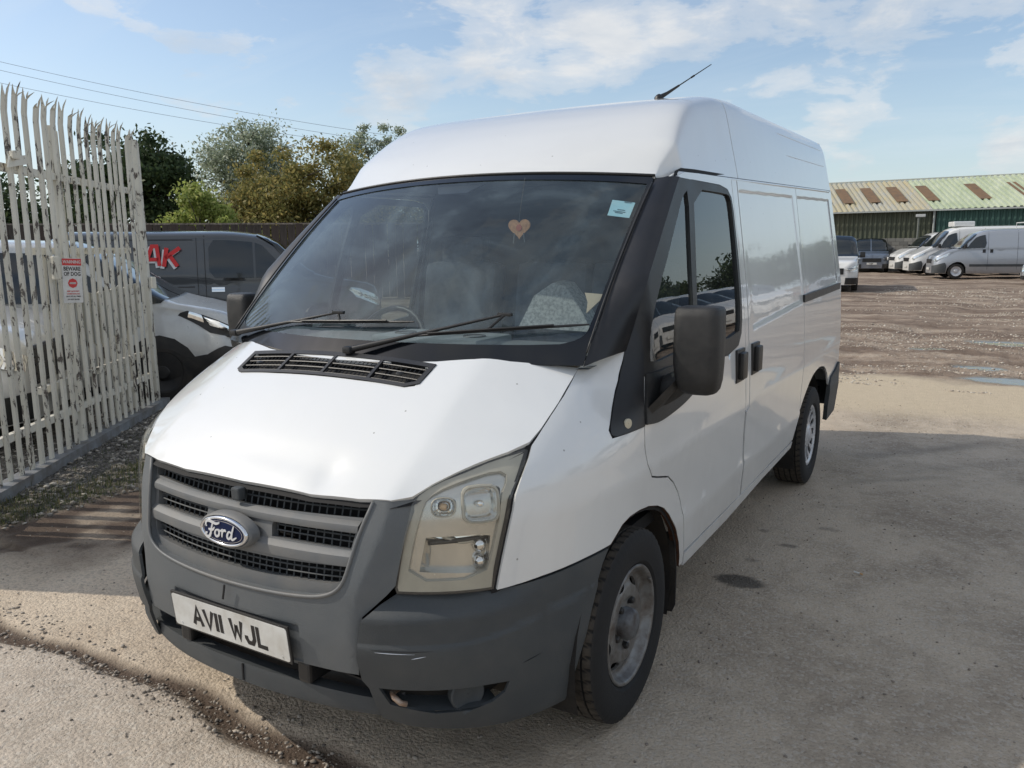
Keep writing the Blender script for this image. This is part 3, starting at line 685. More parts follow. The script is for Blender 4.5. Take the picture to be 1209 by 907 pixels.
# headlining keeps the cab ceiling
def HEAD(x,y): return (x,y,1.915+.02*(1-(x/.8)**2)+.03*min(1,max(0,(y-.5)/.6)))
panel('headlining',HEAD,[(-.80,.62),(-.4,.52),(.4,.52),(.80,.62),(.84,1.36),(-.84,1.36)],simple('headlining_grey',(.20,.20,.20),.95),van,step=(.2,.2),gap=0,thick=0,ctr=(0,1,0))
# --- dashboard
def DSH(x,s):
    y=-.30+.27*x*x+s*(.62-.22*x*x); z=1.245+.012*sin(s*3)+.03*sst(.35,.75,s)-.30*sst(.88,1.02,s)
    return (x,y,z)
ds=panel('dashboard',DSH,[(-.84,0),(.84,0),(.84,1.02),(-.84,1.02)],DASH,van,step=(.08,.05),gap=0,thick=0,ctr=(0,.2,.8))
mb=MB()
mb.box((.10,.10,1.292),(.50,.26,.03),bev=.012)
mb.build('dash_tray',DASHL,ds,auto=40)
for x in (-.06,.27):
    mb=MB(); mb.lathe([(1.308,.045),(1.312,.043),(1.3085,.036),(1.300,.034),(1.299,.001)],20,axis='z',c=(x,.08,0)); mb.build('cup_holder',BLACKP,ds,auto=40)
mb=MB(); mb.prism([(.06,.12,1.3085),(.17,.11,1.3085),(.18,.15,1.3085),(.07,.16,1.3085)],(0,0,.002)); mb.prism([(.02,.05,1.3085),(.12,.045,1.3085),(.13,.07,1.3085),(.03,.075,1.3085)],(0,0,.002)); mb.build('dash_paper',PLATEW,ds)
# steering wheel on the far side, seats
mb=MB(); th0=radians(28)
mb.tube([(-.42+.20*cos(a),.40+.20*sin(a)*sin(th0)*.9,1.19+.20*sin(a)*cos(th0)) for a in [2*pi*k/28 for k in range(29)]],.013,8,cap=False)
mb.box((-.42,.33,1.2),(.14,.07,.10),bev=.02); mb.tube([(-.60,.35,1.22),(-.24,.35,1.22)],.014,6)
mb.build('steering_wheel',BLACKP,van,auto=50)
def seat(x,wd,mat,hm=True):
    mb=MB(); mb.box((x,.80,.98),(wd,.50,.14),bev=.05); mb.box((x,1.10,1.27),(wd*.96,.13,.60),bev=.05,rot=Matrix.Rotation(radians(-9),3,'X').to_quaternion())
    if hm: mb.box((x,1.15,1.62),(.27,.10,.17),bev=.04); mb.tube([(x-.06,1.15,1.5),(x-.06,1.15,1.6)],.006,6); mb.tube([(x+.06,1.15,1.5),(x+.06,1.15,1.6)],.006,6)
    return mb.build('seat',mat,van,auto=50)
seat(-.48,.48,SEATM); seat(.50,.44,SEATM,False); s3=seat(.07,.42,SEATM,False)
mb=MB(); mb.prism([(.15,.62,1.29),(.52,.60,1.285),(.44,.63,1.40),(.36,.66,1.475),(.30,.66,1.485),(.22,.64,1.43)],(0,.10,.01)); mb.build('seat_cover',SEATW,s3,auto=40)
# sun strip, mirror stalk base, sticker, paper
mb=MB(); 
for x in (-.05,): mb.prism([tuple(Vector(WS(u,v))+Vector((0,.012,-.006))) for u,v in ((-.16,.955),(.14,.955),(.08,.885),(-.10,.885))],(0,.01,-.004))
mb.build('sensor_pad',BLACKP,van)
mb=MB(); mb.prism([tuple(Vector(WS(u,v))+Vector((0,.005,-.003))) for u,v in ((.857,.836),(.962,.824),(.965,.728),(.868,.738))],(0,.001,-.001))
stk=mb.build('windscreen_sticker',simple('sticker_pale_blue',(.42,.70,.78),.6,var=.2,vscale=14,col2=(.55,.76,.80)),van)
mb=MB()
def onws(u,v,o=.0): return Vector(WS(u,v))+Vector((0,.0035,-.002))
for P in ([(.915,.822),(.920,.827),(.923,.819),(.928,.827),(.931,.819),(.937,.827),(.941,.818),(.948,.825)],[(.90,.775),(.935,.771)],[(.885,.766),(.94,.759)],[(.895,.757),(.93,.752)]):
    for i in range(len(P)-1):
        a,b=onws(*P[i]),onws(*P[i+1]); mb.tube([a,b],.0011,4)
mb.build('sticker_writing',simple('sticker_ink',(.03,.08,.12),.6),stk)
mb=MB(); mb.prism([tuple(Vector(WS(u,v))+Vector((0,.02,-.01))) for u,v in ((.935,.235),(.985,.325),(.90,.33),(.925,.285))],(0,.004,-.002)); pap=mb.build('paper_scrap',simple('buff_paper',(.62,.48,.33),.8),None)
link_none=None
pap['label']='torn buff paper scrap lying behind the windscreen corner of the nearest van'; pap['category']='paper'
# heart shaped air freshener hanging behind the screen
af=empty('air_freshener','heart shaped tan air freshener hanging behind the windscreen','air freshener',(.375,.245,1.715))
hp=[]
for k in range(40):
    t=2*pi*k/40; hp.append((.0030*16*sin(t)**3,0,.0026*(13*cos(t)-5*cos(2*t)-2*cos(3*t)-cos(4*t))))
mb=MB(); mb.prism(hp,(0,.006,0)); h_=mb.build('freshener_card',simple('freshener_tan',(.58,.28,.12),.7,var=.4,vscale=50),af)
mb=MB(); mb.tube([(0,0,.025),(.004,.02,.12),(0,.05,.19)],.0006,5); mb.tube([(-.02,0,-.02),(-.026,.0,-.06)],.002,5); mb.tube([(.02,0,-.02),(.024,.0,-.055)],.002,5); mb.build('freshener_cord',simple('cord_grey',(.12,.13,.13),.8),af)
mb=MB(); mb.lathe([(-.002,.001),(-.002,.012),(0,.013)],14,axis='y'); mb.build('freshener_print',simple('freshener_red',(.45,.12,.06),.6),h_)
# --- wipers
def wiper(piv,elb,b0,b1,name='wiper'):
    mb=MB(); P=[Vector(WS(*q))+Vector((0,-.030,.026)) for q in (piv,elb)]
    a=P[0]+Vector((0,.0,-.012)); mb.tube([a,a.lerp(P[1],.25),a.lerp(P[1],.6),P[1]],[.012,.009,.006,.0045],8)
    mb.box(a,(.036,.036,.026),bev=.008)
    w_=mb.build(name,BLACKP,van,auto=45)
    mb=MB(); q=[Vector(WS(b0[0]+(b1[0]-b0[0])*k/12,b0[1]+(b1[1]-b0[1])*k/12))+Vector((0,-.014,.012)) for k in range(13)]
    mb.tube(q,[.003]+[.0048]*11+[.003],6); mb.tube([p+Vector((0,-.007,.006)) for p in q[2:11]],.0035,6)
    mb.tube([q[6]+Vector((0,-.006,.005)),P[1]],.005,6); mb.box(P[1],(.055,.014,.012),bev=.003)
    mb.build('wiper_blade',BLACKP,w_,auto=45)
wiper((-.90,.035),(-.135,.162),(-.50,.118),(.27,.150))
wiper((.03,.02),(.666,.178),(.24,.085),(.985,.160))
# --- antenna
mb=MB(); p=Vector(RF(.36,1.43)); mb.lathe([(-.005,.024),(.008,.022),(.018,.012),(.022,.004)],14,axis='z',c=tuple(p)); 
d_=Vector((.66,.53,.53)).normalized()
mb.tube([p+Vector((-.01,0,.0)),p+d_*.05,p+d_*.12],[.014,.008,.005],8); mb.tube([p+d_*.11,p+d_*.2,p+d_*.31],[.0035,.003,.0022],6); mb.tube([p+d_*.19,p+d_*.21],[.005,.005],6)
mb.build('antenna',BLACKP,van,auto=45)
# --- headlamps
hl=[(-.893,.675),(-.876,.80),(-.860,.932),(-.850,1.02),(-.849,1.055),(-.862,1.060),(-.915,1.052),(-.97,1.040),(-1.027,1.020),(-1.075,1.003),(-1.110,.985),(-1.132,.963),(-1.143,.935),(-1.152,.88),(-1.160,.829),(-1.174,.690),(-1.168,.676)]
def inset(P,d): return offset_poly(P,d)
def HLB(t,z):      # lamp bowl a little behind the lens
    p=B(t,z); return p
for mi_ in (False,True):
    sg=-1 if mi_ else 1
    hb=panel('headlamp',B,hl,LAMPH,van,holes=[],step=(.05,.04),off=-.055,thick=0,gap=-.002,mirror=mi_,ctr=(0,.5,.6))
    hr=panel('headlamp_bezel',B,hl,LAMPT,hb,holes=[smoothp([(-.917,.712),(-.897,.80),(-.888,.932),(-.888,1.00),(-.93,1.018),(-1.02,.998),(-1.085,.97),(-1.110,.93),(-1.128,.83),(-1.142,.712)],(),1)],step=(.05,.04),off=-.014,thick=.04,gap=.001,mirror=mi_,ctr=(0,.5,.6))
    panel('headlamp_seal',B,offset_poly(hl,-.004),BLACKP,hb,holes=[offset_poly(hl,.0045)],step=(.05,.04),off=-.013,thick=.05,gap=0,mirror=mi_,ctr=(0,.5,.6))
    panel('headlamp_lens',B,hl,LENSG,hb,step=(.04,.03),off=-.001,thick=0,gap=.003,mirror=mi_,ctr=(0,.5,.6))
    def bowl(nm_,t,z,w,h,depth,mat,ring=True,sq=4.0):
        p=Vector(B(t,z)); e=.01; du=Vector(B(t+e,z))-Vector(B(t-e,z)); dv=Vector(B(t,z+e))-Vector(B(t,z-e)); n=du.cross(dv).normalized()
        if n.dot(p-Vector((0,.5,.6)))<0: n=-n
        a=du.normalized(); b=n.cross(a).normalized(); 
        if b.z<0: b=-b
        nn=16; vs=[];fs=[]; rings=[(-.012,1.0),(-.018,.93),(-.030,.8),(-.05,.5),(-.062,.2),(-.064,.02)]
        rings=[(-.030,1.12),(-.016,1.10),(-.014,1.02),(-.020,.95)]+[(-.03-depth*k/5,.93*sqrt(max(0,1-(k/5)**2))) for k in range(1,6)]
        for (o,s_) in rings:
            for k in range(nn):
                th=2*pi*k/nn; c,sn=cos(th),sin(th); q=2/sq
                x=(1 if c>0 else -1)*abs(c)**q*w/2*s_; y=(1 if sn>0 else -1)*abs(sn)**q*h/2*s_
                P=p+a*x+b*y+n*(o); vs.append((sg*P.x,P.y,P.z))
        for i in range(len(rings)-1):
            for k in range(nn): fs.append([i*nn+k,i*nn+(k+1)%nn,(i+1)*nn+(k+1)%nn,(i+1)*nn+k])
        m_=MB(); m_.add(vs,fs,0); m_.m=[1 if i<3*nn else 0 for i in range(len(fs))]
        o=m_.build(nm_,[mat,LAMPT],hb,smooth=False,fixn=False)
        m_=MB(); q=p-n*.035; m_.M=Matrix.Scale(-1,4,(1,0,0)) if mi_ else Matrix(); m_.lathe([(-.012,.006),(-.006,.010),(.006,.010),(.012,.004)],12,c=tuple(q)); m_.build('bulb',CHROMEL if nm_!='indicator_reflector' else AMBER,o,smooth=True)
        return o
    bowl('headlamp_reflector',-.945,.928,.100,.100,.045,CHROMEL)
    bowl('indicator_reflector',-1.052,.925,.066,.052,.03,CHROMEL,sq=2.6)
    # lamp mask with crisp openings and a chrome pocket behind the lower one
    sqh=lambda ct,cz,w,h,q:[(ct+(1 if cos(a_)>0 else -1)*abs(cos(a_))**(2/q)*w/2,cz+(1 if sin(a_)>0 else -1)*abs(sin(a_))**(2/q)*h/2) for a_ in [2*pi*(k_+.5)/24 for k_ in range(24)]]
    beam=[(-1.108,.735),(-.906,.722),(-.908,.830),(-.96,.838),(-1.096,.836)]
    panel('lamp_mask',B,offset_poly(hl,.012),LAMPH,hb,holes=[sqh(-.945,.928,.108,.108,4),sqh(-1.052,.925,.074,.060,2.6),beam],step=(.05,.04),off=-.026,thick=.035,gap=0,mirror=mi_,ctr=(0,.5,.6))
    def PK(t,z):
        u=(t+1.108)/.202; v=(z-.72)/.115; k=.030*sin(pi*min(1,max(0,u)))*sin(pi*min(1,max(0,v))); k+=.0035*sin(t*310)+.0025*sin((z-.72)*150); p=B(t,z); return (p[0]-.5*k,p[1]+.8*k,p[2])
    pk=panel('main_beam_reflector',PK,[(-1.13,.70),(-.885,.70),(-.885,.85),(-1.12,.85)],CHROMEL,hb,step=(.02,.02),off=-.062,thick=0,gap=0,mirror=mi_,ctr=(0,.5,.6))
    m_=MB(); m_.M=Matrix.Scale(-1,4,(1,0,0)) if mi_ else Matrix()
    q=[Vector(B(-1.085+.16*k/8,.812+.010*k/8)) for k in range(9)]; m_.tube([p+Vector((-.025,.035,0)) for p in q],[.007]*9,6); m_.build('reflection_bar',BLACKP,hb,smooth=True)  # black bar drawn for the dark reflection along the pocket top
    m_=MB(); m_.M=Matrix.Scale(-1,4,(1,0,0)) if mi_ else Matrix()
    for (t,z,r) in ((-.935,.800,.020),(-.930,.752,.017)):
        p=Vector(B(t,z))+Vector((-.03,.032,0)); m_.lathe([(-.02,r*.3),(-.012,r),(.0,r*1.05),(.008,r*.7),(.012,.001)],16,axis='y',c=tuple(p))
    m_.build('beam_bulb_cover',CHROME,hb,smooth=True)
    mb=MB(); mb.M=Matrix.Scale(-1,4,(1,0,0)) if mi_ else Matrix()
    q=[Vector(B(-1.125+.23*k/14,.842-.030*sin(pi*min(1,max(0,(k-4)/9)))))*1.0 for k in range(15)]
    nrm=Vector((.6,-.8,0))
    mb.tube([p-nrm*.045 for p in q],.007,6); mb.build('lamp_moulding',LAMPT,hb,smooth=True)
# --- bumper corners
fogh=[(-1.212,.398),(-1.06,.398),(-.90,.396),(-.848,.392),(-.862,.362),(-.90,.338),(-.955,.322),(-1.06,.318),(-1.188,.345)]
bc=[(-1.246,.612),(-1.256,.56),(-1.266,.50),(-1.266,.42),(-1.248,.395),(-1.238,.33),(-1.228,.285),(-1.15,.262),(-1.05,.252),(-.95,.243),(-.85,.238),(-.75,.235),(-.663,.235),(-.62,.33),(-.57,.44),(-.523,.556),(-.485,.64),(-.460,.684),(-.59,.684),(-.75,.679),(-.889,.668),(-1.02,.668),(-1.16,.672),(-1.20,.648)]
def BUC(t,z):
    x,y,zz_=BU(t,z)
    # soft style line that runs back to the wheel arch
    zl=.530+.055*sst(-1.0,-.5,t); dz=z-zl
    o=.007*(1-sst(0,.014,dz))*sst(-.25,0,dz)*0+(.006 if dz<0 else .006*(1-min(1,dz/.012)))
    k=1-min(1,max(0,(zl-.12-z)/.12)) if z<zl-.12 else 1
    n=Vector((x,y+.1,0)).normalized()
    # top shelf leans back under the lamp
    sh=.045*sst(.612,.672,z)*(1-sst(-1.0,-.72,t))
    return (x+n.x*o*k-n.x*sh*.6,y+n.y*o*k+sh,z)
for mi_ in (False,True):
    sg=-1 if mi_ else 1
    b_=panel('bumper_corner',BUC,bc,GREYP,van,holes=[fogh],step=(.045,.02),thick=.010,gap=.002,mirror=mi_,ctr=(0,.5,.5),vcuts=(.53,.535,.54,.545,.55,.615,.63,.645,.66))
    # pocket behind the fog lamp opening
    def PKT(t,z): 
        p=BUC(t,z); n=Vector((p[0],p[1]+.1,0)).normalized(); return (p[0]-n.x*.07,p[1]-n.y*.07,p[2])
    panel('fog_lamp_pocket',PKT,offset_poly(fogh,-.02),DARKM,b_,step=(.08,.05),thick=0,gap=0,mirror=mi_,ctr=(0,.5,.5))
    p=Vector(BUC(-.955,.362)); n=Vector((p.x,p.y+.25,0)).normalized()
    mb=MB(); M_=Matrix.Translation(p-n*.045)@n.to_track_quat('X','Z').to_matrix().to_4x4()
    mb.M=(Matrix.Scale(-1,4,(1,0,0)) if mi_ else Matrix())@M_
    mb.lathe([(-.03,.03),(-.01,.052),(.018,.054),(.022,.050),(.020,.044),(.014,.030),(.018,.001)],24)
    mb.build('fog_lamp',GREYP,b_,auto=40)
    panel('fog_lamp_shelf',lambda u,v:tuple(Vector(BUC(u,.327+.012*abs(u+1.0)))-Vector((n.x,n.y,-.12))*v*.09),[(-1.18,0),(-.88,0),(-.88,1),(-1.18,1)],GREYP,b_,step=(.05,.5),thick=0,gap=0,mirror=mi_,ctr=(0,-.5,.1))
for (ta,za,tb,zb,mt) in ((-1.205,.522,-1.09,.519,SCRIPT),(-1.215,.529,-1.04,.526,BLACK),(-1.10,.505,-1.06,.512,SCRIPT),(-.80,.44,-.74,.452,BLACK)):
    mb=MB(); mb.tube([Vector(BUC(ta+(tb-ta)*k/6,za+(zb-za)*k/6))+Vector((.0005,-.0008,0)) for k in range(7)],[.0003,.0009,.0013,.0012,.0010,.0006,.0002],4); mb.build('bumper_scratch',mt,van)
mb=MB(); p=Vector(BUC(-1.17,.365)); mb.tube([p+Vector((-.03,.06,.0)),p+Vector((-.02,.01,.008)),p+Vector((.0,-.006,.01)),p+Vector((.02,-.002,-.004)),p+Vector((.03,.012,-.012))],.0085,8)
mb.build('towing_eye',simple('towing_eye_metal',(.38,.30,.24),.5,metal=.4,var=.6,vscale=30,col2=(.2,.1,.05)),van,smooth=True)
# --- centre bumper with the grille frame
def GRF(x,z):
    x0,y,z0=GR(x,z); a=abs(x)
    y+= .0
    # plate recess
    k=(1-sst(.272,.282,a))*sst(.425,.435,z)*(1-sst(.548,.558,z)); y+=.010*k
    # rounded crease into the lamp side
    cr=.545-.10*sst(.93,.62,z) if False else (.470+.075*sst(.60,.93,z)); ee=a-cr; e=.5*(ee+sqrt(ee*ee+.00003))-.5*(-cr+sqrt(cr*cr+.00003)); y+=.62*e
    # hood of the frame just above the bottom edge of the grille opening
    return (x,y,z)
open_=[(-.495,.940),(-.470,.86),(-.452,.78),(-.438,.72),(-.418,.690),(-.385,.670),(-.33,.656),(-.2,.646),(0,.642),(.2,.646),(.33,.656),(.385,.670),(.418,.690),(.438,.72),(.452,.78),(.470,.86),(.495,.940)]
cb=[(-.608,.944),(-.590,.85),(-.575,.76),(-.566,.700),(-.545,.672),(-.490,.612),(-.483,.56),(-.476,.50),(-.470,.43),(-.40,.428),(0,.430),(.40,.428),(.470,.43),(.476,.50),(.483,.56),(.490,.612),(.545,.672),(.566,.700),(.575,.76),(.590,.85),(.608,.944),(.52,.948)]
outer=[p for p in cb[:-1]]
# frame: outer outline then back along the opening (one concave polygon)
frame=outer[::-1]+open_
frame=[(.608,.944),(.590,.85),(.575,.76),(.566,.700),(.545,.672),(.490,.612),(.483,.56),(.476,.50),(.470,.43),(.40,.428),(0,.430),(-.40,.428),(-.470,.43),(-.476,.50),(-.483,.56),(-.490,.612),(-.545,.672),(-.566,.700),(-.575,.76),(-.590,.85),(-.608,.944)]+open_
bump=panel('front_bumper',GRF,frame,GREYC,van,step=(.04,.03),thick=.028,gap=.001,ctr=(0,.5,.7),ucuts=(.272,.277,.282,-.272,-.277,-.282,.47,.48,.49,.50,.51,.52,.53,.545,-.47,-.48,-.49,-.50,-.51,-.52,-.53,-.545),vcuts=(.425,.43,.435,.548,.553,.558))
# moulded lip round the opening
mb=MB()
rim_=[tuple(Vector(GRF(x*1.0,z))+Vector((0,-.001,-.004))) for x,z in smoothp(open_,(0,len(open_)-1),2,closed=False)]
mb.tube(rim_,.006,6); mb.build('grille_surround_lip',GREYL,bump,smooth=True)
# grille body with bars and three mesh openings
def GRB(x,z):
    x0,y,z0=GR(x,z); return (x,y+.022,z)
top_=[(-.485,.935),(.485,.935),(.468,.885),(.2,.876),(0,.873),(-.2,.876),(-.468,.885)]
mL=[(-.440,.838),(-.150,.838),(-.145,.826),(-.150,.795),(-.432,.795)]; mR=[(-x,z) for x,z in mL]
bot=smoothp([(-.428,.744),(-.415,.702),(-.38,.692),(-.2,.684),(0,.681),(.2,.684),(.38,.692),(.415,.702),(.428,.744),(.2,.734),(0,.732),(-.2,.734)],(0,8,9,10,11),1)
gl_=panel('grille',GRB,[(-.500,.944),(.500,.944),(.458,.76),(.44,.70),(.40,.655),(0,.630),(-.40,.655),(-.44,.70),(-.458,.76)],GREYL,van,holes=[top_,mL,mR,bot],step=(.06,.04),thick=.03,gap=.001,ctr=(0,.5,.7))
# raised noses on the two bars
for nm_,(z0,z1,zm,po) in {'grille_bar':(.842,.874,.858,.014),'grille_bar.001':(.748,.792,.772,.014)}.items():
    mb=MB(); vs=[];fs=[]; xs=[-.455+.91*i/30 for i in range(31)]; prof=[(z0,.0),(z0+.002,.010),(zm-.004,po),(zm+.006,po),(z1-.002,.004),(z1,0)]
    for x in xs:
        dz=-.004*(1-(x/.45)**2)
        for z,o in prof: q=GRB(x,z+dz); vs.append((q[0],q[1]-o,q[2]))
    for i in range(30):
        for k in range(len(prof)-1): fs.append([i*6+k,i*6+k+1,(i+1)*6+k+1,(i+1)*6+k])
    mb.add(vs,fs); mb.build('grille_bar',GREYL,gl_,fixn=False,auto=30)
mb=MB()
def gmesh(xa,xb,za,zb,cut,sag=.0):
    nx=max(2,int((xb-xa)/.0265)); 
    for i in range(nx+1):
        x=xa+(xb-xa)*i/nx; s_=sag*(1-(x/.45)**2)
        a,b=GRB(x,za(x)),GRB(x,zb(x)); mb.tube([(a[0],a[1]+.018,a[2]-.006),(b[0],b[1]+.018,b[2]+.006)],.0030,4)
    for r in cut:
        pts=[]
        for i in range(21):
            x=xa+(xb-xa)*i/20; z=za(x)*(1-r)+zb(x)*r; q=GRB(x,z); pts.append((q[0],q[1]+.014,q[2]))
        mb.tube(pts,.0027,4)
gmesh(-.48,.48,lambda x:.873+.012*(x/.47)**2,lambda x:.935,(.33,.68))
gmesh(-.44,-.15,lambda x:.795,lambda x:.838,(.36,.72)); gmesh(.15,.44,lambda x:.795,lambda x:.838,(.36,.72))
gmesh(-.42,.42,lambda x:.682+.012*(x/.42)**2,lambda x:.732+.01*(x/.42)**2,(.33,.68))
mb.box((0,-.848,.902),(.035,.03,.04),bev=.006)
mb.build('grille_mesh',GREYP,gl_,fixn=False)
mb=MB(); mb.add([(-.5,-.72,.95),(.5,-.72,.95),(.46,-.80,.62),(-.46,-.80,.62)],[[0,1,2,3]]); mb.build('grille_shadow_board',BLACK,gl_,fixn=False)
# --- badge
badge=MB(); bc_=Vector((-.004,-.905,.797)); tilt=radians(11)
Mb=Matrix.Translation(bc_)@Matrix.Rotation(radians(-2),4,'X')@Matrix.Scale(.92,4)
def oval(a,b,o,n=56): return [(a*cos(2*pi*k/n),o,b*sin(2*pi*k/n)) for k in range(n)]
def ovals(mb,rings,mi=0,cap=False):
    vs=[];fs=[]; n=56
    for a,b,o in rings: vs+=oval(a,b,o)
    for i in range(len(rings)-1):
        for k in range(n): fs.append([i*n+k,i*n+(k+1)%n,(i+1)*n+(k+1)%n,(i+1)*n+k])
    if cap: fs.append([(len(rings)-1)*n+k for k in range(n)])
    mb.add(vs,fs,mi)
badge.M=Mb
ovals(badge,[(.128,.062,.035),(.124,.059,.004),(.116,.053,-.002),(.112,.050,.002)])
bo=badge.build('badge_mount',GREYL,gl_,fixn=False,auto=45)
m2=MB(); m2.M=Mb; ovals(m2,[(.1135,.0505,.008),(.1125,.0500,-.008),(.1085,.0465,-.012),(.1020,.0410,-.0105),(.1005,.0400,-.007)]); bo=m2.build('badge',CHROME,van,smooth=True,fixn=False)
m2=MB(); m2.M=Mb; ovals(m2,[(.1020,.0410,-.0075),(.085,.033,-.0092),(.05,.018,-.0104),(.02,.007,-.0108)],cap=True); m2.build('badge_oval',BLUEB,bo,smooth=True,fixn=False)
m2=MB(); m2.M=Mb; ovals(m2,[(.0935,.0355,-.0085),(.0935,.0355,-.0100),(.0918,.0342,-.0100),(.0918,.0342,-.0085)]); m2.build('badge_inner_line',CHROME,bo,fixn=False)
def arc(cx_,cz,rx,rz,a0,a1,n=14): return [(cx_+rx*cos(radians(a0+(a1-a0)*i/n)),cz+rz*sin(radians(a0+(a1-a0)*i/n))) for i in range(n+1)]
def catm(P,n=6):
    P=[Vector(p) for p in P]; out=[]
    for i in range(len(P)-1):
        p0=P[max(0,i-1)];p1=P[i];p2=P[i+1];p3=P[min(len(P)-1,i+2)]
        for k in range(n):
            t=k/n; out.append(.5*((2*p1)+(p2-p0)*t+(2*p0-5*p1+4*p2-p3)*t*t+(3*p1-p0-3*p2+p3)*t**3))
    out.append(P[-1]); return [tuple(q) for q in out]
# script word: F, o, r, d (units of .01 m)
scr=[catm([(-6.9,.6),(-7.2,1.5),(-6.3,2.3),(-4.6,2.2),(-2.9,1.9),(-1.6,2.2),(-1.3,2.5)]),
     catm([(-4.1,2.0),(-4.7,.4),(-5.2,-1.2),(-6.2,-2.2),(-7.3,-1.9),(-7.2,-1.2),(-6.6,-1.1)]),
     catm([(-6.0,.1),(-5.0,-.1),(-4.0,.2),(-3.3,.9)]),
     catm([(-1.6,.4),(-2.7,.2),(-3.2,-.8),(-2.6,-1.5),(-1.6,-1.1),(-1.3,-.2),(-1.7,.4),(-.8,.15)]),
     catm([(-.8,.15),(-.3,.4),(.1,.55),(.0,-.3),(-.2,-1.4)]),catm([(.05,-.1),(.6,.5),(1.3,.6),(1.6,.3)]),
     catm([(3.8,.3),(2.9,.5),(2.2,-.4),(2.2,-1.2),(2.9,-1.4),(3.7,-.6),(4.1,.4)]),
     catm([(5.0,2.3),(4.5,1.2),(4.0,-.2),(3.9,-1.2),(4.4,-1.45),(5.3,-1.0),(6.0,-.6)])]
m2=MB(); m2.M=Mb
for i,P in enumerate(scr):
    w=[ (.0078 if i in (0,1) else .0068)*(.55+.6*sin(pi*min(1,(k+1)/(len(P))))) for k in range(len(P))]
    Q=[(x*.0112+.002,z*.0125) for x,z in P]
    for q in stroke([Q],w):
        m2.prism([(v.x,-.0142+.12*(v.x**2)*1+.9*v.y**2,v.y) for v in q],(0,.0025,0))
m2.build('badge_script',SCRIPT,bo,fixn=True)
# --- number plate
pl=MB(); PM=Matrix.Translation(Vector((-.010,-.914,.490)))@Matrix.Rotation(radians(6),4,'X'); pl.M=PM
pl.box((0,.004,0),(.532,.008,.125),bev=.002); po_=pl.build('plate_holder',BLACKP,van)
pl=MB(); pl.M=PM
rr=[(s_[0]*(.26-.008)+ .008*cos(radians(a)),-.0015,s_[1]*(.0555-.008)+.008*sin(radians(a))) for s_,aa in (((1,1),(0,45,90)),((-1,1),(90,135,180)),((-1,-1),(180,225,270)),((1,-1),(270,315,360))) for a in aa]
pl.prism(rr,(0,.004,0)); pp=pl.build('number_plate',PLATEW,van)
G={'A':[[(0,0),(.5,1),(1,0)],[(.2,.34),(.8,.34)]],'V':[[(0,1),(.5,0),(1,1)]],'1':[[(.5,0),(.5,1)]],'W':[[(0,1),(.24,0),(.5,.72)],[(.5,.72),(.76,0),(1,1)]],
   'J':[[(.95,1),(.95,.22),(.75,.0),(.3,.0),(.1,.2),(.1,.34)]],'L':[[(.1,1),(.1,0),(1,0)]],'H':[[(0,0),(0,1)],[(1,0),(1,1)],[(0,.5),(1,.5)]],
   '3':[[(.05,1),(.9,1),(.9,.5),(.3,.5)],[(.9,.5),(.9,0),(.05,0)]],'K':[[(0,0),(0,1)],[(1,1),(0,.45)],[(.3,.6),(1,0)]]}
def letters(mb,txt,x,z,cw,chh,w,gap,y=-.0022,d=.001,slant=0,mi=0):
    for ch in txt:
        if ch==' ': x+=cw*.72; continue
        ww=cw*(.18 if ch=='1' else (1.22 if ch=='W' else 1))
        for q in stroke([[((p[0]*ww if ch!='1' else ww/2)+slant*p[1]*chh,p[1]*(chh-w)+w/2) for p in l] for l in G[ch]],w):
            mb.prism([(x+v.x,y,z+v.y) for v in q],(0,d,0),mi)
        x+=ww+gap
    return x
m2=MB(); m2.M=PM; letters(m2,'AV11 WJL',-.163,-.041,.041,.079,.0145,.0125); m2.build('plate_lettering',INK,pp)
m2=MB(); m2.M=PM
for x,z in ((-.17,.0),(.17,.0)): m2.lathe([(-.003,.001),(-.003,.004),(-.001,.0045)],10,axis='y',c=(x*1.35,0,-.045))
m2.build('plate_screw',PLATEW,pp)
# --- lower valance: dark opening, fins and pale lip
def LIP(x,z):
    y=-(.895+.0*z)+.30*x*x+.12*x**4; return (x,y,z)
panel('bumper_lip',lambda x,z:(x,LIP(x,z)[1]+.10*max(0,z-.345)-.35*max(0,.300-z)*-1,z+.0*x),[(-.535,.286),(-.2,.300),(0,.303),(.2,.300),(.535,.286),(.545,.340),(.2,.362),(0,.365),(-.2,.362),(-.545,.340)],GREYP,van,step=(.05,.02),thick=.05,gap=0,ctr=(0,.5,.6))
mb=MB(); mb.add([(-.55,-.70,.45),(.55,-.70,.45),(.55,-.78,.28),(-.55,-.78,.28)],[[0,1,2,3]]); mb.add([(-.55,-.70,.45),(.55,-.70,.45),(.5,-.84,.455),(-.5,-.84,.455)],[[0,1,2,3]]); mb.add([(-.55,-.2,.25),(.55,-.2,.25),(.50,-.80,.29),(-.50,-.80,.29)],[[0,1,2,3]])
for x in (-.27,.27): mb.box((x,-.83,.395),(.05,.10,.07),bev=.01)
for i in range(18): mb.box((-.40+i*.022,-.79,.392),(.004,.06,.065))
for z in (.385,.41): mb.box((.37,-.79,z),(.16,.04,.006))
mb.build('valance_opening',BLACKP,van,fixn=False)
mb=MB(); mb.box((.02,LIP(.02,.33)[1]-.001,.335),(.006,.004,.055)); mb.box((.0,-.93,.610),(.006,.003,.05),rot=Matrix.Rotation(radians(14),3,'Y').to_quaternion()); mb.build('bumper_crack',BLACK,van)
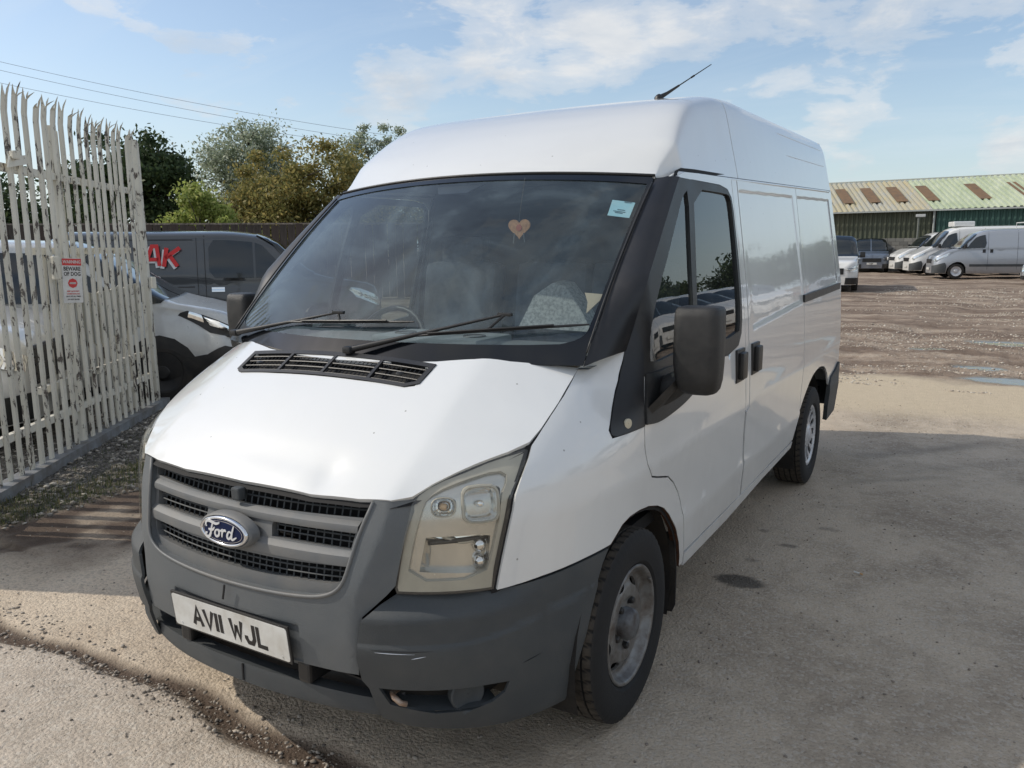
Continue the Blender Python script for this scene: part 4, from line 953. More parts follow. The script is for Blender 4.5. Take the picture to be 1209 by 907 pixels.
# --- wheels
TR=.338
def tyre_mesh(w=.205,R=TR,rim=.205,hero=True):
    n=300; prof=[]
    hw=w/2
    P=[(-hw*.80,rim),(-hw*.97,rim+.02),(-hw*1.03,rim+.06),(-hw*1.0,R-.035),(-hw*.93,R-.016),(-hw*.86,R-.006)]
    tread=[]; xs=[-.86,-.80,-.60,-.585,-.52,-.505,-.22,-.205,-.145,-.13,.13,.145,.205,.22,.505,.52,.585,.60,.80,.86]
    gro={4:1,3:1,8:1,7:1,11:1,12:1,15:1,16:1}
    for i,x in enumerate(xs): tread.append((x*hw,R-(.008 if i in (3,4,7,8,11,12,15,16) else 0)-.006*abs(x)**4, i not in (3,4,7,8,11,12,15,16)))
    rows=[(a,b,False) for a,b in P]+tread+[(-a,b,False) for a,b in P[::-1]]
    V=[];F=[]
    for j,(x,r,tr) in enumerate(rows):
        for k in range(n):
            ph=(k+ (3 if x>0 else 0)+int(abs(x)*30))%6
            rr_=r-(.0055 if (tr and ph==0) else 0)
            if abs(abs(x)-hw*.93)<.004 and ph in(0,): rr_-=.004
            t=2*pi*k/n; V.append((x,rr_*cos(t),rr_*sin(t)))
    m=len(rows)
    for j in range(m-1):
        for k in range(n): F.append((j*n+k,j*n+(k+1)%n,(j+1)*n+(k+1)%n,(j+1)*n+k))
    return np.array(V),np.array(F)
TV,TF=tyre_mesh()
def wheel(x,y,side,kind):
    """kind: steel | cap"""
    w=empty('wheel',None,None,(x,y,TR-.003)); del_keys=None
    w.parent=van; w.rotation_euler=(radians(37 if y<1 else 11),0,0 if side>0 else pi)
    ty=npmesh('tyre',TV,TF,TYRE,w); autosm(ty.data,30)
    bm=bmesh.new(); bm.from_mesh(ty.data); bmesh.ops.recalc_face_normals(bm,faces=bm.faces[:]); bm.to_mesh(ty.data); bm.free(); autosm(ty.data,30)
    # rim surface: x as a function of radius
    prof=[(.212,.090),(.207,.096),(.199,.093),(.193,.080),(.184,.062),(.172,.055),(.150,.062),(.125,.074),(.100,.073),(.080,.062),(.060,.060),(.0,.060)]
    def RX(r): 
        return sp([(b,a) for b,a in [(q[0],q[1]) for q in prof[::-1]]],r)
    def RF_(u,v):
        r=hypot(u,v); return (RX(r),u,v)
    circ=lambda r,n=40,cx_=0,cz=0,rx=None,rot=0:[(cx_+r*cos(2*pi*k/n),cz+r*sin(2*pi*k/n)) for k in range(n)]
    if kind=='steel':
        holes=[]
        for k in range(8):
            a=2*pi*k/8; ca,sa=cos(a),sin(a)
            holes.append([(ca*(.150+.015*cos(t))-sa*(.032*sin(t)),sa*(.150+.015*cos(t))+ca*(.032*sin(t))) for t in [2*pi*i/14 for i in range(14)]])
        def RP(u,v): return (RX(v),v*cos(u/.2),v*sin(u/.2))
        hp_=[]
        for k in range(8):
            c_=(k+.5)*.2*2*pi/8; hp_.append([(c_+.2*.21*cos(t),.150+.015*sin(t)) for t in [2*pi*i/16 for i in range(16)]])
        panel('rim',RP,[(0,.045),(.2*2*pi,.045),(.2*2*pi,.2115),(0,.2115)],STEEL,w,holes=hp_,step=(.2*2*pi/72,.05),gap=0,thick=.010,ctr=(-1,0,0),vcuts=(.06,.07,.08,.09,.1,.112,.125,.138,.15,.161,.172,.178,.184,.189,.193,.196,.199,.203,.207,.209))
        mb=MB(); mb.lathe([(.045,.058),(.088,.056),(.100,.050),(.106,.040),(.107,.001)],28); 
        hc=mb.build('hub_centre',simple('hub_grey',(.16,.17,.18),.5,metal=.3,var=.6,vscale=20,col2=(.06,.05,.045)),w,auto=40)
        for k in range(5):
            mb=MB(); a=2*pi*k/5+.3; c_=(0,.083*cos(a),.083*sin(a)); mb.lathe([(.050,.016),(.076,.0135),(.080,.010),(.080,.001)],6,c=c_); mb.lathe([(.052,.021),(.058,.021),(.062,.015)],14,c=c_)
            mb.build('wheel_nut',BLACKP,w,auto=30)
        mb=MB(); mb.box((.094,.196,-.02),(.008,.010,.03),bev=.002); mb.build('balance_weight',STEEL,w)
    else:
        ns=14; holes=[]
        for k in range(ns):
            a=2*pi*(k+.5)/ns; ca,sa=cos(a),sin(a)
            h=[(.085,-.010),(.130,-.0185),(.176,-.023),(.182,-.015),(.182,.015),(.176,.023),(.130,.0185),(.085,.010),(.078,0)]
            holes.append([(ca*x_-sa*y_,sa*x_+ca*y_) for x_,y_ in h])
        def CF(u,v): r=hypot(u,v); return (sp([(0,.088),(.05,.088),(.08,.075),(.13,.070),(.18,.078),(.20,.090),(.212,.086)],r),u,v)
        panel('hub_cap',CF,circ(.211,64),ALLOY,w,holes=holes,step=(.012,.012),gap=0,thick=.010,ctr=(-1,0,0))
        mb=MB(); mb.lathe([(.086,.045),(.093,.042),(.096,.001)],24); mb.build('hub_centre',ALLOY,w,auto=40)
        mb=MB(); mb.lathe([(.04,.21),(.03,.10),(.03,.001)],32); mb.build('rim',BLACKP,w,smooth=True)
    mb=MB(); mb.lathe([(-.10,.205),(-.09,.19),(.025,.183)],40); mb.lathe([(.0,.19),(.0,.001)],32); mb.build('rim_barrel',DARKM,w,smooth=True)
    return w
wheel(.868,.0,1,'steel'); wheel(.868,3.235,1,'cap'); wheel(-.868,.0,-1,'steel'); wheel(-.868,3.235,-1,'cap')
for sg in (1,-1):
    mb=MB(); vs=[]
    P=[(sg*.945,.468,.52),(sg*.955,.475,.36),(sg*.945,.50,.20),(sg*.93,.505,.165),(sg*.78,.505,.160),(sg*.76,.50,.19),(sg*.76,.45,.50)]
    mb.prism(P,(0,.008,0)); mb.build('mud_flap',RUBBER,van)
for o in van.children:
    if o.name.startswith('wheel') and 'label' in o.keys(): del o['label']
# ------------------------------------------------------------------ ground
def vnoise(x,y,seed=0):
    xi=np.floor(x).astype(np.int64); yi=np.floor(y).astype(np.int64); xf=x-xi; yf=y-yi
    def h(a,b):
        n=(a*374761393+b*668265263+seed*974634777)&0xffffffff; n=((n^(n>>13))*1274126177)&0xffffffff; return ((n^(n>>16))&0xffff)/65535.0
    u=xf*xf*(3-2*xf); v=yf*yf*(3-2*yf)
    return (h(xi,yi)*(1-u)+h(xi+1,yi)*u)*(1-v)+(h(xi,yi+1)*(1-u)+h(xi+1,yi+1)*u)*v
def fbm(x,y,o=5,seed=0,g=.5):
    s=0;a=1;t=0
    for i in range(o): s=s+a*vnoise(x*2**i+i*17.3,y*2**i+i*9.1,seed+i); t+=a; a*=g
    return s/t
def axis(lo,hi,st,far_lo,far_hi,g=1.06,mid=None):
    a=list(np.arange(lo,hi,st)); s=st; x=a[-1]
    while x<far_hi: s=min(s*g,25); x+=s; a.append(x)
    s=st; x=a[0]; b=[]
    while x>far_lo: s=min(s*g,25); x-=s; b.append(x)
    return np.array(b[::-1]+a)
gx=axis(-3.9,2.7,.022,-900,900); gy=axis(-1.5,9.6,.022,-900,900,1.022)
GX,GY=np.meshgrid(gx,gy); sh=GX.shape
ax,ay=GX,GY
wob=fbm(ax*1.1,ay*1.1,5,3); wob2=fbm(ax*3.3,ay*3.3,4,9)
def ss(a,b,x): t=np.clip((x-a)/(b-a),0,1); return t*t*(3-2*t)
# zones --------------------------------------------------------------
yard=ss(7.9,8.9,ay+ (wob-.5)*1.6)                       # stony mud beyond the apron
dust=ss(5.6,6.4,ay+(wob-.5)*1.0)*(1-yard)               # pale dusty edge of the apron
# gravel verge between fence and concrete: line (-3.11,-.07)..(-2.95,.73) and on behind the van
kl=-3.03+.02*(ay)-.08*np.maximum(0,ay-1.0)+(wob2-.5)*.10
verge=ss(.0,.10,kl-ax)*(1-ss(9.,11,ay))
farleft=ss(0,.3,-4.0-ax+(wob-.5)*.5-.55*(ay-.2))
verge=np.maximum(verge,0)
# soil-filled crack roughly along y=-.72
cy_=-.735-.035*np.sin(ax*3.1+.6)+.02*np.sin(ax*9)+(wob2-.5)*.06
cw=.050+.028*(vnoise(ax*5,ay*0+3,5))+.03*ss(-.6,.2,ax)
soil_shade=(1-ss(.35,1.05,np.abs(ay-cy_)/(cw)))
soil_shade=np.where((ay<.2),soil_shade,0)
foot_dirt_shade=ss(-3.15,-3.0,ax)*(1-ss(-2.15,-1.75,ax+(wob-.5)*.7))*ss(-.55,-.15,ay+(wob2-.5)*.3)*(1-ss(1.6,2.6,ay+(wob-.5)*.8))  # fence-foot dirt with shade painted in, evening out the fence's striped shadow
soil_shade=np.maximum(soil_shade,foot_dirt_shade*(.55+.45*ss(.38,.6,wob2)))
smooth_conc=ss(.0,.06,(cy_-ay))*(ay<.2)                  # finer concrete in front of the crack
track=np.zeros(sh)
for (x0,w_) in ((.3,.5),(2.3,.6),(4.2,.5),(-3.0,.6),(7.5,.7)):
    xx=x0+ (ay-8)*(.12 if x0<4 else .3)+ (wob-.5)*1.2
    track=np.maximum(track,np.exp(-((ax-xx)/w_)**2))
h=np.zeros(sh)
near=1.0
fine=fbm(ax*38,ay*38,3,21); mid=fbm(ax*7,ay*7,4,31)
ampf=np.where(yard>.5,.020,np.where(smooth_conc>.5,.0035,.0075))
dens=np.clip(1.6-np.hypot(ax-1.9,ay+2.4)/14,0,1)
h+= (fine-.5)*ampf*dens+(mid-.5)*(.006+.05*yard+.02*verge)*np.clip(1.3-ay/40,0.2,1)
h+= yard*((wob-.5)*.10 - track*.035)
h-= np.where(ay<-.2,soil_shade,0)*.022
h+= smooth_conc*.004
# shallow slab joint steps left
h+= verge*(.01+ (fine-.5)*.015)
pud=np.zeros(sh)
for (x,y,rx,ry) in ((2.30,8.75,.62,.28),(1.93,9.75,.36,.20),(2.45,12.9,.8,.35),(1.2,11.7,.35,.18)):
    d=((ax-x)/rx)**2+((ay-y)/ry)**2+(wob2-.5)*.6
    pud=np.maximum(pud,1-ss(.55,1.25,d))
h=h*(1-pud*.9)-.016*pud
# keep wheels' patches level
for (x,y) in ((.868,0),(.868,3.235),(-.868,0),(-.868,3.235)):
    k=np.exp(-(((ax-x)/.18)**2+((ay-y)/.18)**2)); h=h*(1-k)
oil=np.zeros(sh)
for (x,y,rx,ry,a) in ((1.0,1.32,.135,.075,1.0),(1.10,1.92,.06,.03,.7),(.93,2.1,.04,.02,.6),(.98,1.62,.04,.02,.5),(1.25,2.3,.07,.03,.45),(.62,-.40,.2,.1,.2)):
    oil=np.maximum(oil,a*(1-ss(.75,1.1,((ax-x)/rx)**2+((ay-y)/ry)**2+(wob2-.5)*.9)))
# old tyre marks
mark=np.zeros(sh)
for (x0,y0,x1,y1,w_,a) in ((1.05,4.0,2.2,5.2,.10,.7),(1.3,3.6,2.6,4.9,.07,.4),(1.0,3.2,1.9,3.9,.05,.5)):
    dx,dy=x1-x0,y1-y0; L_=hypot(dx,dy); s_=((ax-x0)*dx+(ay-y0)*dy)/L_; d=np.abs(-(ax-x0)*dy+(ay-y0)*dx)/L_
    mark=np.maximum(mark,a*np.exp(-(d/w_)**2)*ss(0,.3,s_)*(1-ss(L_-.3,L_,s_))*(.4+wob2))
slab=np.zeros(sh)
V=np.stack([ax.ravel(),ay.ravel(),h.ravel()],-1)
ny_,nx_=sh; ii=np.arange(nx_-1)[None,:]+np.arange(ny_-1)[:,None]*nx_
Fq=np.stack([ii,ii+1,ii+1+nx_,ii+nx_],-1).reshape(-1,4)
gm,T,P=newmat('yard_ground'); K=T.links
t=nd('ShaderNodeTexCoord',T); ob=t.outputs['Object']
at=nd('ShaderNodeAttribute',T); at.attribute_name='zone'; zs=nd('ShaderNodeSeparateColor',T); K.new(at.outputs['Color'],zs.inputs[0])
at2=nd('ShaderNodeAttribute',T); at2.attribute_name='zonb'; zs2=nd('ShaderNodeSeparateColor',T); K.new(at2.outputs['Color'],zs2.inputs[0])
zy,zs_,zv=zs.outputs[0],zs.outputs[1],zs.outputs[2]; zp,zo,zc=zs2.outputs[0],zs2.outputs[1],zs2.outputs[2]
at3=nd('ShaderNodeAttribute',T); at3.attribute_name='zonc'; zs3=nd('ShaderNodeSeparateColor',T); K.new(at3.outputs['Color'],zs3.inputs[0])
zd_=zs3.outputs[0]
n_a=noise(T,ob,1.3,9,.6,.4); n_b=noise(T,ob,9,8,.62,.2); n_c=noise(T,ob,70,5,.65); n_d=noise(T,ob,240,3,.6)
vo=nd('ShaderNodeTexVoronoi',T); vo.inputs['Scale'].default_value=75; K.new(ob,vo.inputs['Vector'])
vcs=nd('ShaderNodeSeparateColor',T); K.new(vo.outputs['Color'],vcs.inputs[0])
conc=mixc(T,ramp(T,n_a,[(.32,0),(.68,1)]),(.60,.48,.355),(.80,.665,.51))
conc=mixc(T,ramp(T,n_b,[(.35,.0),(.7,.75)]),conc,(.72,.61,.475))
conc=mixc(T,fmath(T,'MULTIPLY',ramp(T,vcs.outputs[0],[(.55,0),(.9,1)]),.32),conc,(.25,.205,.165))
fin=mixc(T,ramp(T,n_b,[(.35,0),(.7,1)]),(.50,.425,.345),(.68,.585,.48))
fin=mixc(T,fmath(T,'MULTIPLY',ramp(T,vcs.outputs[1],[(.6,0),(.95,1)]),.5),fin,(.70,.64,.55))
conc=mixc(T,zc,conc,fin)
# weathered bitumen on the van's right
dk=ramp(T,fmath(T,'ADD',fmath(T,'MULTIPLY',n_a,.7),fmath(T,'MULTIPLY',n_b,.3)),[(.38,0),(.56,1)])
asp=mixc(T,dk,(.36,.295,.225),(.57,.475,.365))
asp=mixc(T,fmath(T,'MULTIPLY',ramp(T,vcs.outputs[0],[(.62,0),(.92,1)]),.5),asp,(.62,.555,.47))
sx=nd('ShaderNodeSeparateXYZ',T); K.new(ob,sx.inputs[0])
rightm=ramp(T,fmath(T,'ADD',fmath(T,'MULTIPLY',sx.outputs[0],.25),fmath(T,'ADD',.30,fmath(T,'MULTIPLY',n_a,.3))),[(.52,0),(.72,1)])
base=mixc(T,rightm,conc,asp)
dustc=mixc(T,n_b,(.52,.43,.30),(.68,.57,.42))
base=mixc(T,zd_,base,dustc)
mud=mixc(T,ramp(T,n_a,[(.35,0),(.65,1)]),(.22,.160,.115),(.44,.345,.26))
mud=mixc(T,ramp(T,fmath(T,'ADD',fmath(T,'MULTIPLY',n_b,.6),fmath(T,'MULTIPLY',vcs.outputs[0],.4)),[(.45,0),(.72,.8)]),mud,(.50,.43,.35))
stk_=noise(T,vmath(T,'MULTIPLY',ob,(.22,1.1,1)).outputs[0],1.0,7,.62,.5)
mud=mixc(T,ramp(T,stk_,[(.42,0),(.58,.85)]),mud,(.17,.120,.088))
base=mixc(T,zy,base,mud)
vg=mixc(T,ramp(T,fmath(T,'ADD',fmath(T,'MULTIPLY',n_b,.5),fmath(T,'MULTIPLY',vcs.outputs[1],.5)),[(.4,0),(.75,1)]),(.08,.072,.060),(.26,.235,.20))
base=mixc(T,zv,base,vg)
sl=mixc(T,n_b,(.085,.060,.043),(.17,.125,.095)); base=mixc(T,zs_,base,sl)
base=mixc(T,fmath(T,'MULTIPLY',zo,.75),base,(.022,.020,.018))
base=mixc(T,zp,base,(.16,.15,.12))
n_e=noise(T,ob,120,3,.7); base=mixc(T,1.0,base,ramp(T,fmath(T,'ADD',fmath(T,'MULTIPLY',n_c,.5),fmath(T,'MULTIPLY',n_e,.5)),[(.34,.66),(.5,.98),(.66,1.0)]),'MULTIPLY')
K.new(base,P.inputs['Base Color']); P.inputs['Specular IOR Level'].default_value=.22
K.new(fmath(T,'SUBTRACT',.88,fmath(T,'ADD',fmath(T,'MULTIPLY',zp,.82),fmath(T,'MULTIPLY',zo,.35)),clamp=True),P.inputs['Roughness'])
bp=nd('ShaderNodeBump',T); bp.inputs['Strength'].default_value=.9; bp.inputs['Distance'].default_value=.010
hh=fmath(T,'MULTIPLY',fmath(T,'ADD',fmath(T,'ADD',fmath(T,'MULTIPLY',n_c,1.0),fmath(T,'MULTIPLY',n_d,.45)),fmath(T,'MULTIPLY',vo.outputs['Distance'],-.5)),fmath(T,'SUBTRACT',1.0,zp))
K.new(hh,bp.inputs['Height']); K.new(bp.outputs[0],P.inputs['Normal'])
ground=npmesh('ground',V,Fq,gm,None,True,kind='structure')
for nm_,chs in (('zone',(yard*(1-pud),soil_shade,verge)),('zonb',(pud,np.maximum(oil,mark*.6),smooth_conc)),('zonc',(dust,dust*0,dust*0))):
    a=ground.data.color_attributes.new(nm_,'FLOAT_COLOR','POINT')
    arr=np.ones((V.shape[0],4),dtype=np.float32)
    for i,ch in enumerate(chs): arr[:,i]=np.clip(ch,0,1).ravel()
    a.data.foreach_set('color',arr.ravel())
def hz(x,y):
    j=int(np.searchsorted(gy,y))-1; i=int(np.searchsorted(gx,x))-1; return float(h[j,i])
# ------------------------------------------------------------------ loose stones
def blob(nv=0):
    bm=bmesh.new(); bmesh.ops.create_icosphere(bm,subdivisions=1,radius=1)
    v=np.array([q.co[:] for q in bm.verts]); f=np.array([[q.index for q in fc.verts] for fc in bm.faces]); bm.free(); return v,f
BV,BF=blob()
def stones(name,pts,sizes,mat,flat=.6,**kw):
    n=len(pts); nv=len(BV)
    r=RNG.random((n,nv))*.55+.7; V=BV[None]*r[...,None]
    sc=np.stack([sizes*(.7+.6*RNG.random(n)),sizes*(.7+.6*RNG.random(n)),sizes*flat*(.6+.6*RNG.random(n))],-1)
    V=V*sc[:,None,:]; a=RNG.random(n)*6.283; ca,sa=np.cos(a)[:,None],np.sin(a)[:,None]
    X=V[...,0]*ca-V[...,1]*sa; Y=V[...,0]*sa+V[...,1]*ca
    V=np.stack([X,Y,V[...,2]],-1)+pts[:,None,:]
    F=BF[None]+ (np.arange(n)*nv)[:,None,None]
    return npmesh(name,V.reshape(-1,3),F.reshape(-1,3),mat,None,False,**kw)
def stonemat(name,a,b,c):
    m,T,P=newmat(name); g=nd('ShaderNodeNewGeometry',T); r_=nd('ShaderNodeValToRGB',T); e=r_.color_ramp.elements; e.new(.5)
    for i,(p,col) in enumerate(((0,a),(.55,b),(1,c))): e[i].position=p; e[i].color=(*col,1)
    T.links.new(g.outputs['Random Per Island'],r_.inputs[0]); T.links.new(r_.outputs[0],P.inputs['Base Color']); P.inputs['Roughness'].default_value=.85; return m
ST1=stonemat('yard_stones',(.30,.25,.20),(.45,.39,.32),(.62,.57,.49)); ST2=stonemat('verge_stones',(.09,.08,.07),(.22,.20,.17),(.48,.44,.38)); ST3=stonemat('apron_grit',(.16,.135,.11),(.33,.285,.235),(.48,.42,.35))
def hzv(x,y):
    j=np.clip(np.searchsorted(gy,y)-1,0,len(gy)-1); i=np.clip(np.searchsorted(gx,x)-1,0,len(gx)-1); return h[j,i]
pts=[];sz=[]
x=RNG.uniform(-1.2,7.5,30000); y=7.6+24*RNG.random(30000)**1.6
ridge=fbm(x*.45,y*1.6,4,77); keep=(ridge>.50+.10*RNG.random(30000))&(fbm(x,y,3,5)>.3)&(x<2.2+(y+2.4)*.09+1.2)&(x>-.9-(y*.12))
x,y=x[keep],y[keep]
s_=.005+.018*RNG.random(len(x))**3+ .0006*(y-7)
stones('yard_gravel',np.stack([x,y,hzv(x,y)+s_*.15],-1),s_,ST1,kind='stuff',label='loose pale stones scattered over the muddy yard',cat='gravel')
x=RNG.uniform(-6.2,-2.98,9000); y=RNG.uniform(-.4,5.0,9000); fx=-3.67+ (y-.22)*(-.727)
k=(x>fx-1.2)&(x<-3.02+.0*y)&(fbm(x*3,y*3,3,8)>.36); x,y=x[k],y[k]; s_=.006+.018*RNG.random(len(x))**2.5
stones('verge_gravel',np.stack([x,y,hzv(x,y)+s_*.2],-1),s_,ST2,kind='stuff',label='grey rubble and gravel along the foot of the palisade fence',cat='gravel')
n=12000; x=RNG.uniform(-2.9,2.6,n); y=RNG.uniform(-1.25,6.5,n)
inc=(np.abs(y+.735)<.13)&(x<.8); k=inc|(RNG.random(n)<.6); x,y=x[k],y[k]; s_=.0018+.0055*RNG.random(len(x))**3
x2=RNG.uniform(-2.1,.9,1500); y2=-.735+RNG.normal(0,.06,1500); x=np.append(x,x2); y=np.append(y,y2); s_=np.append(s_,.002+.009*RNG.random(1500)**3)
stones('apron_grit',np.stack([x,y,hzv(x,y)+s_*.3],-1),s_,ST3,kind='stuff',label='small grit and crumbs lying on the concrete apron',cat='grit')
# cigarette end
mb=MB(); mb.tube([(1.47,1.70,.008),(1.50,1.685,.009)],.0045,8); mb.tube([(1.50,1.685,.009),(1.512,1.68,.009)],.0046,8,1)
mb.build('cigarette_end',[PLATEW,simple('filter_tan',(.5,.3,.14),.8)],None,label='white cigarette end lying on the dark tarmac beside the van',cat='litter')
# ------------------------------------------------------------------ grass tufts
def blades(name,pts,hgt,wid,mat,lean=.5,per=1,**kw):
    n=len(pts); a=RNG.random(n)*6.283; d=np.stack([np.cos(a),np.sin(a),np.zeros(n)],-1); p=np.stack([-d[:,1],d[:,0],d[:,2]],-1)
    hh_=hgt*(.5+RNG.random(n))[:,None]; w_=wid*(.6+.8*RNG.random(n))[:,None]; ln=lean*RNG.random(n)[:,None]
    up=np.array([0,0,1.0])
    b0=pts-p*w_; b1=pts+p*w_; m=pts+up*hh_*.6+d*hh_*ln*.35; m0=m-p*w_*.8; m1=m+p*w_*.8; t_=pts+up*hh_*(1-ln*.35)+d*hh_*ln
    V=np.stack([b0,b1,m1,m0,t_-p*w_*.1,t_+p*w_*.1],1).reshape(-1,3)
    o=(np.arange(n)*6)[:,None]
    F=np.concatenate([o+np.array([[0,1,2,3]]),o+np.array([[3,2,5,4]])])
    return npmesh(name,V,F,mat,None,False,**kw)
def leafmat(name,a,b,c=None,trans=.35,rough=.55):
    m,T,P=newmat(name); g=nd('ShaderNodeNewGeometry',T); r_=nd('ShaderNodeValToRGB',T); e=r_.color_ramp.elements; e.new(.6)
    for i,(p,col) in enumerate(((0,a),(.6,b),(1,c or b))): e[i].position=p; e[i].color=(*col,1)
    T.links.new(g.outputs['Random Per Island'],r_.inputs[0]); T.links.new(r_.outputs[0],P.inputs['Base Color']); P.inputs['Roughness'].default_value=rough
    P.inputs['Specular IOR Level'].default_value=.3
    tl=nd('ShaderNodeBsdfTranslucent',T); T.links.new(r_.outputs[0],tl.inputs[0]); mx=nd('ShaderNodeMixShader',T); mx.inputs[0].default_value=trans
    T.links.new(P.outputs[0],mx.inputs[1]); T.links.new(tl.outputs[0],mx.inputs[2]); T.links.new(mx.outputs[0],T.nodes['Material Output'].inputs[0]); return m
GR1=leafmat('grass_green',(.06,.085,.03),(.12,.135,.06),(.25,.21,.12))
cl=[(-3.28,.22,.22),(-3.45,.10,.2),(-3.18,.55,.16),(-3.42,.62,.2),(-3.3,.95,.16),(-3.6,-.02,.16),(-3.25,1.35,.14),(-3.55,1.15,.12),(-3.15,.05,.12)]
P_=np.concatenate([np.stack([RNG.normal(a,s__*.6,420),RNG.normal(b,s__,420)],-1) for a,b,s__ in cl]); P_=P_[P_[:,0]<-3.04]
P_=np.concatenate([P_,np.stack([RNG.uniform(-6.3,-3.6,1500),RNG.uniform(.2,3.6,1500)],-1)])
fx=-3.67+(P_[:,1]-.22)*(-.727); P_=P_[P_[:,0]>fx-.7]
blades('verge_grass',np.c_[P_,hzv(P_[:,0],P_[:,1])-.004],.035,.0022,GR1,.8,kind='stuff',label='thin green grass growing in the gravel verge',cat='grass')
# ------------------------------------------------------------------ palisade fence
pm,T,P=newmat('peeling_cream_paint'); K=T.links
t=nd('ShaderNodeTexCoord',T); oi=nd('ShaderNodeObjectInfo',T); v=vmath(T,'ADD',t.outputs['Object'],None)
cmb=nd('ShaderNodeCombineXYZ',T); K.new(fmath(T,'MULTIPLY',oi.outputs['Random'],37.0),cmb.inputs[0]); K.new(fmath(T,'MULTIPLY',oi.outputs['Random'],11.0),cmb.inputs[2]); K.new(cmb.outputs[0],v.inputs[1])
n1=noise(T,vmath(T,'MULTIPLY',v.outputs[0],(1,1,.45)).outputs[0],20,9,.72,.5); n2=noise(T,v.outputs[0],2.2,4,.6)
f=fmath(T,'ADD',fmath(T,'MULTIPLY',n1,.72),fmath(T,'MULTIPLY',n2,.34)); chip=ramp(T,f,[(.585,0),(.595,1)])
pc=mixc(T,ramp(T,n2,[(.3,0),(.7,1)]),(.68,.66,.58),(.58,.55,.46)); uc=mixc(T,ramp(T,noise(T,v.outputs[0],45,4,.6),[(.4,0),(.65,1)]),(.06,.045,.035),(.17,.15,.13))
K.new(mixc(T,chip,pc,uc),P.inputs['Base Color']); P.inputs['Roughness'].default_value=.62
b=nd('ShaderNodeBump',T); b.inputs['Strength'].default_value=.8; b.inputs['Distance'].default_value=.002; K.new(fmath(T,'SUBTRACT',1.0,chip),b.inputs['Height']); K.new(b.outputs[0],P.inputs['Normal'])
PEEL=pm
F0=Vector((-3.67,.22,0)); FD=Vector((-.590,.807,0)).normalized(); FN=Vector((FD.y,-FD.x,0)) # FN faces the camera side
def fp(s,o=0,z=0): return F0+FD*s+FN*o+Vector((0,0,z))
def pale_mesh(hgt,kind,seed):
    """W-section pale with a triple splayed head; x across, y towards the camera"""
    rnd=random.Random(seed); w=.034
    prof=[(-w,-.004),(-w*.62,.010),(-w*.18,.012),(0,.002),(w*.18,.012),(w*.62,.010),(w,-.004)]
    vs=[];fs=[]; zs=[.06,.5,1.0,1.6,hgt-.22,hgt-.13]; n=len(prof); th=.003
    def bend(z): return .0 if z<hgt-.30 else .55*(z-hgt+.30)**2
    for z in zs:
        for x,y in prof: vs.append((x,y+bend(z),z))
    for i in range(len(zs)-1):
        for k in range(n-1): fs.append([i*n+k,i*n+k+1,(i+1)*n+k+1,(i+1)*n+k])
    base=(len(zs)-1)*n
    # three tines
    for (a,bq,tx,ty,tz) in ((0,2,-.026,.014,-.02),(2,4,.0,.040,.0),(4,6,.026,.014,-.02)):
        if rnd.random()<.16: tz-=.05; ty+=.03; tx*=1.6
        tx+=rnd.uniform(-.010,.010); tz+=rnd.uniform(-.015,.01)
        i0,i1,i2=base+a,base+a+1,base+bq
        p0,p1,p2=[Vector(vs[i]) for i in (i0,i1,i2)]
        mid=(p0+p2)/2+Vector((tx*.5,ty*.4,.055+tz*.5))
        m0=len(vs); vs+= [tuple(mid+Vector((-.011,0,0))),tuple(mid+Vector((0,.004,0))),tuple(mid+Vector((.011,0,0)))]
        tip=(p0+p2)/2+Vector((tx,ty,.105+tz)); vs.append(tuple(tip)); ti=len(vs)-1
        fs+=[[i0,i1,m0+1,m0],[i1,i2,m0+2,m0+1],[m0,m0+1,ti],[m0+1,m0+2,ti]]
    me=bpy.data.meshes.new('pale'); nv=len(vs)
    vs2=vs+[(x,y-th,z) for x,y,z in vs]; fs2=fs+[[i+nv for i in f_][::-1] for f_ in fs]
    # edge closing on long sides
    for i in range(len(zs)-1):
        for k in (0,n-1):
            a_,b_=i*n+k,(i+1)*n+k; fs2.append([a_,b_,b_+nv,a_+nv])
    me.from_pydata(vs2,[],fs2); me.materials.append(PEEL); me.update(); return me
fence=empty('palisade_fence','peeling cream steel palisade fence with splayed spiked tops beside the van','fence',tuple(F0))
FI=Matrix.Translation(-F0)
def fchild(name,me,s,o,z=0,tilt=0,rz=0):
    ob=bpy.data.objects.new(name,me); C.objects.link(ob); ob.parent=fence
    X=-FD; Y=FN; M_=Matrix(((X.x,Y.x,0,0),(X.y,Y.y,0,0),(0,0,1,0),(0,0,0,1)))
    ob.matrix_local=Matrix.Translation(fp(s,o,z)-F0)@M_@Matrix.Rotation(tilt,4,'Y')@Matrix.Rotation(rz,4,'Z'); return ob
pal=[pale_mesh(2.86,0,k) for k in range(8)]
spans=[-.58+.150*i for i in range(33)]
for i,s in enumerate(spans):
    if s>3.07: break
    fchild('pale',pal[i%8],s,.0,random.uniform(-.03,.02),random.uniform(-.012,.012)+.006,random.uniform(-.1,.1))
# second leaf of the gate lying just behind the far half, lower in height
pal2=[pale_mesh(1.72,0,30+k) for k in range(4)]
for i in range(12): fchild('pale',pal2[i%4],1.24+.15*i,-.14,random.uniform(-.02,.03),random.uniform(-.02,.02),random.uniform(-.1,.1))
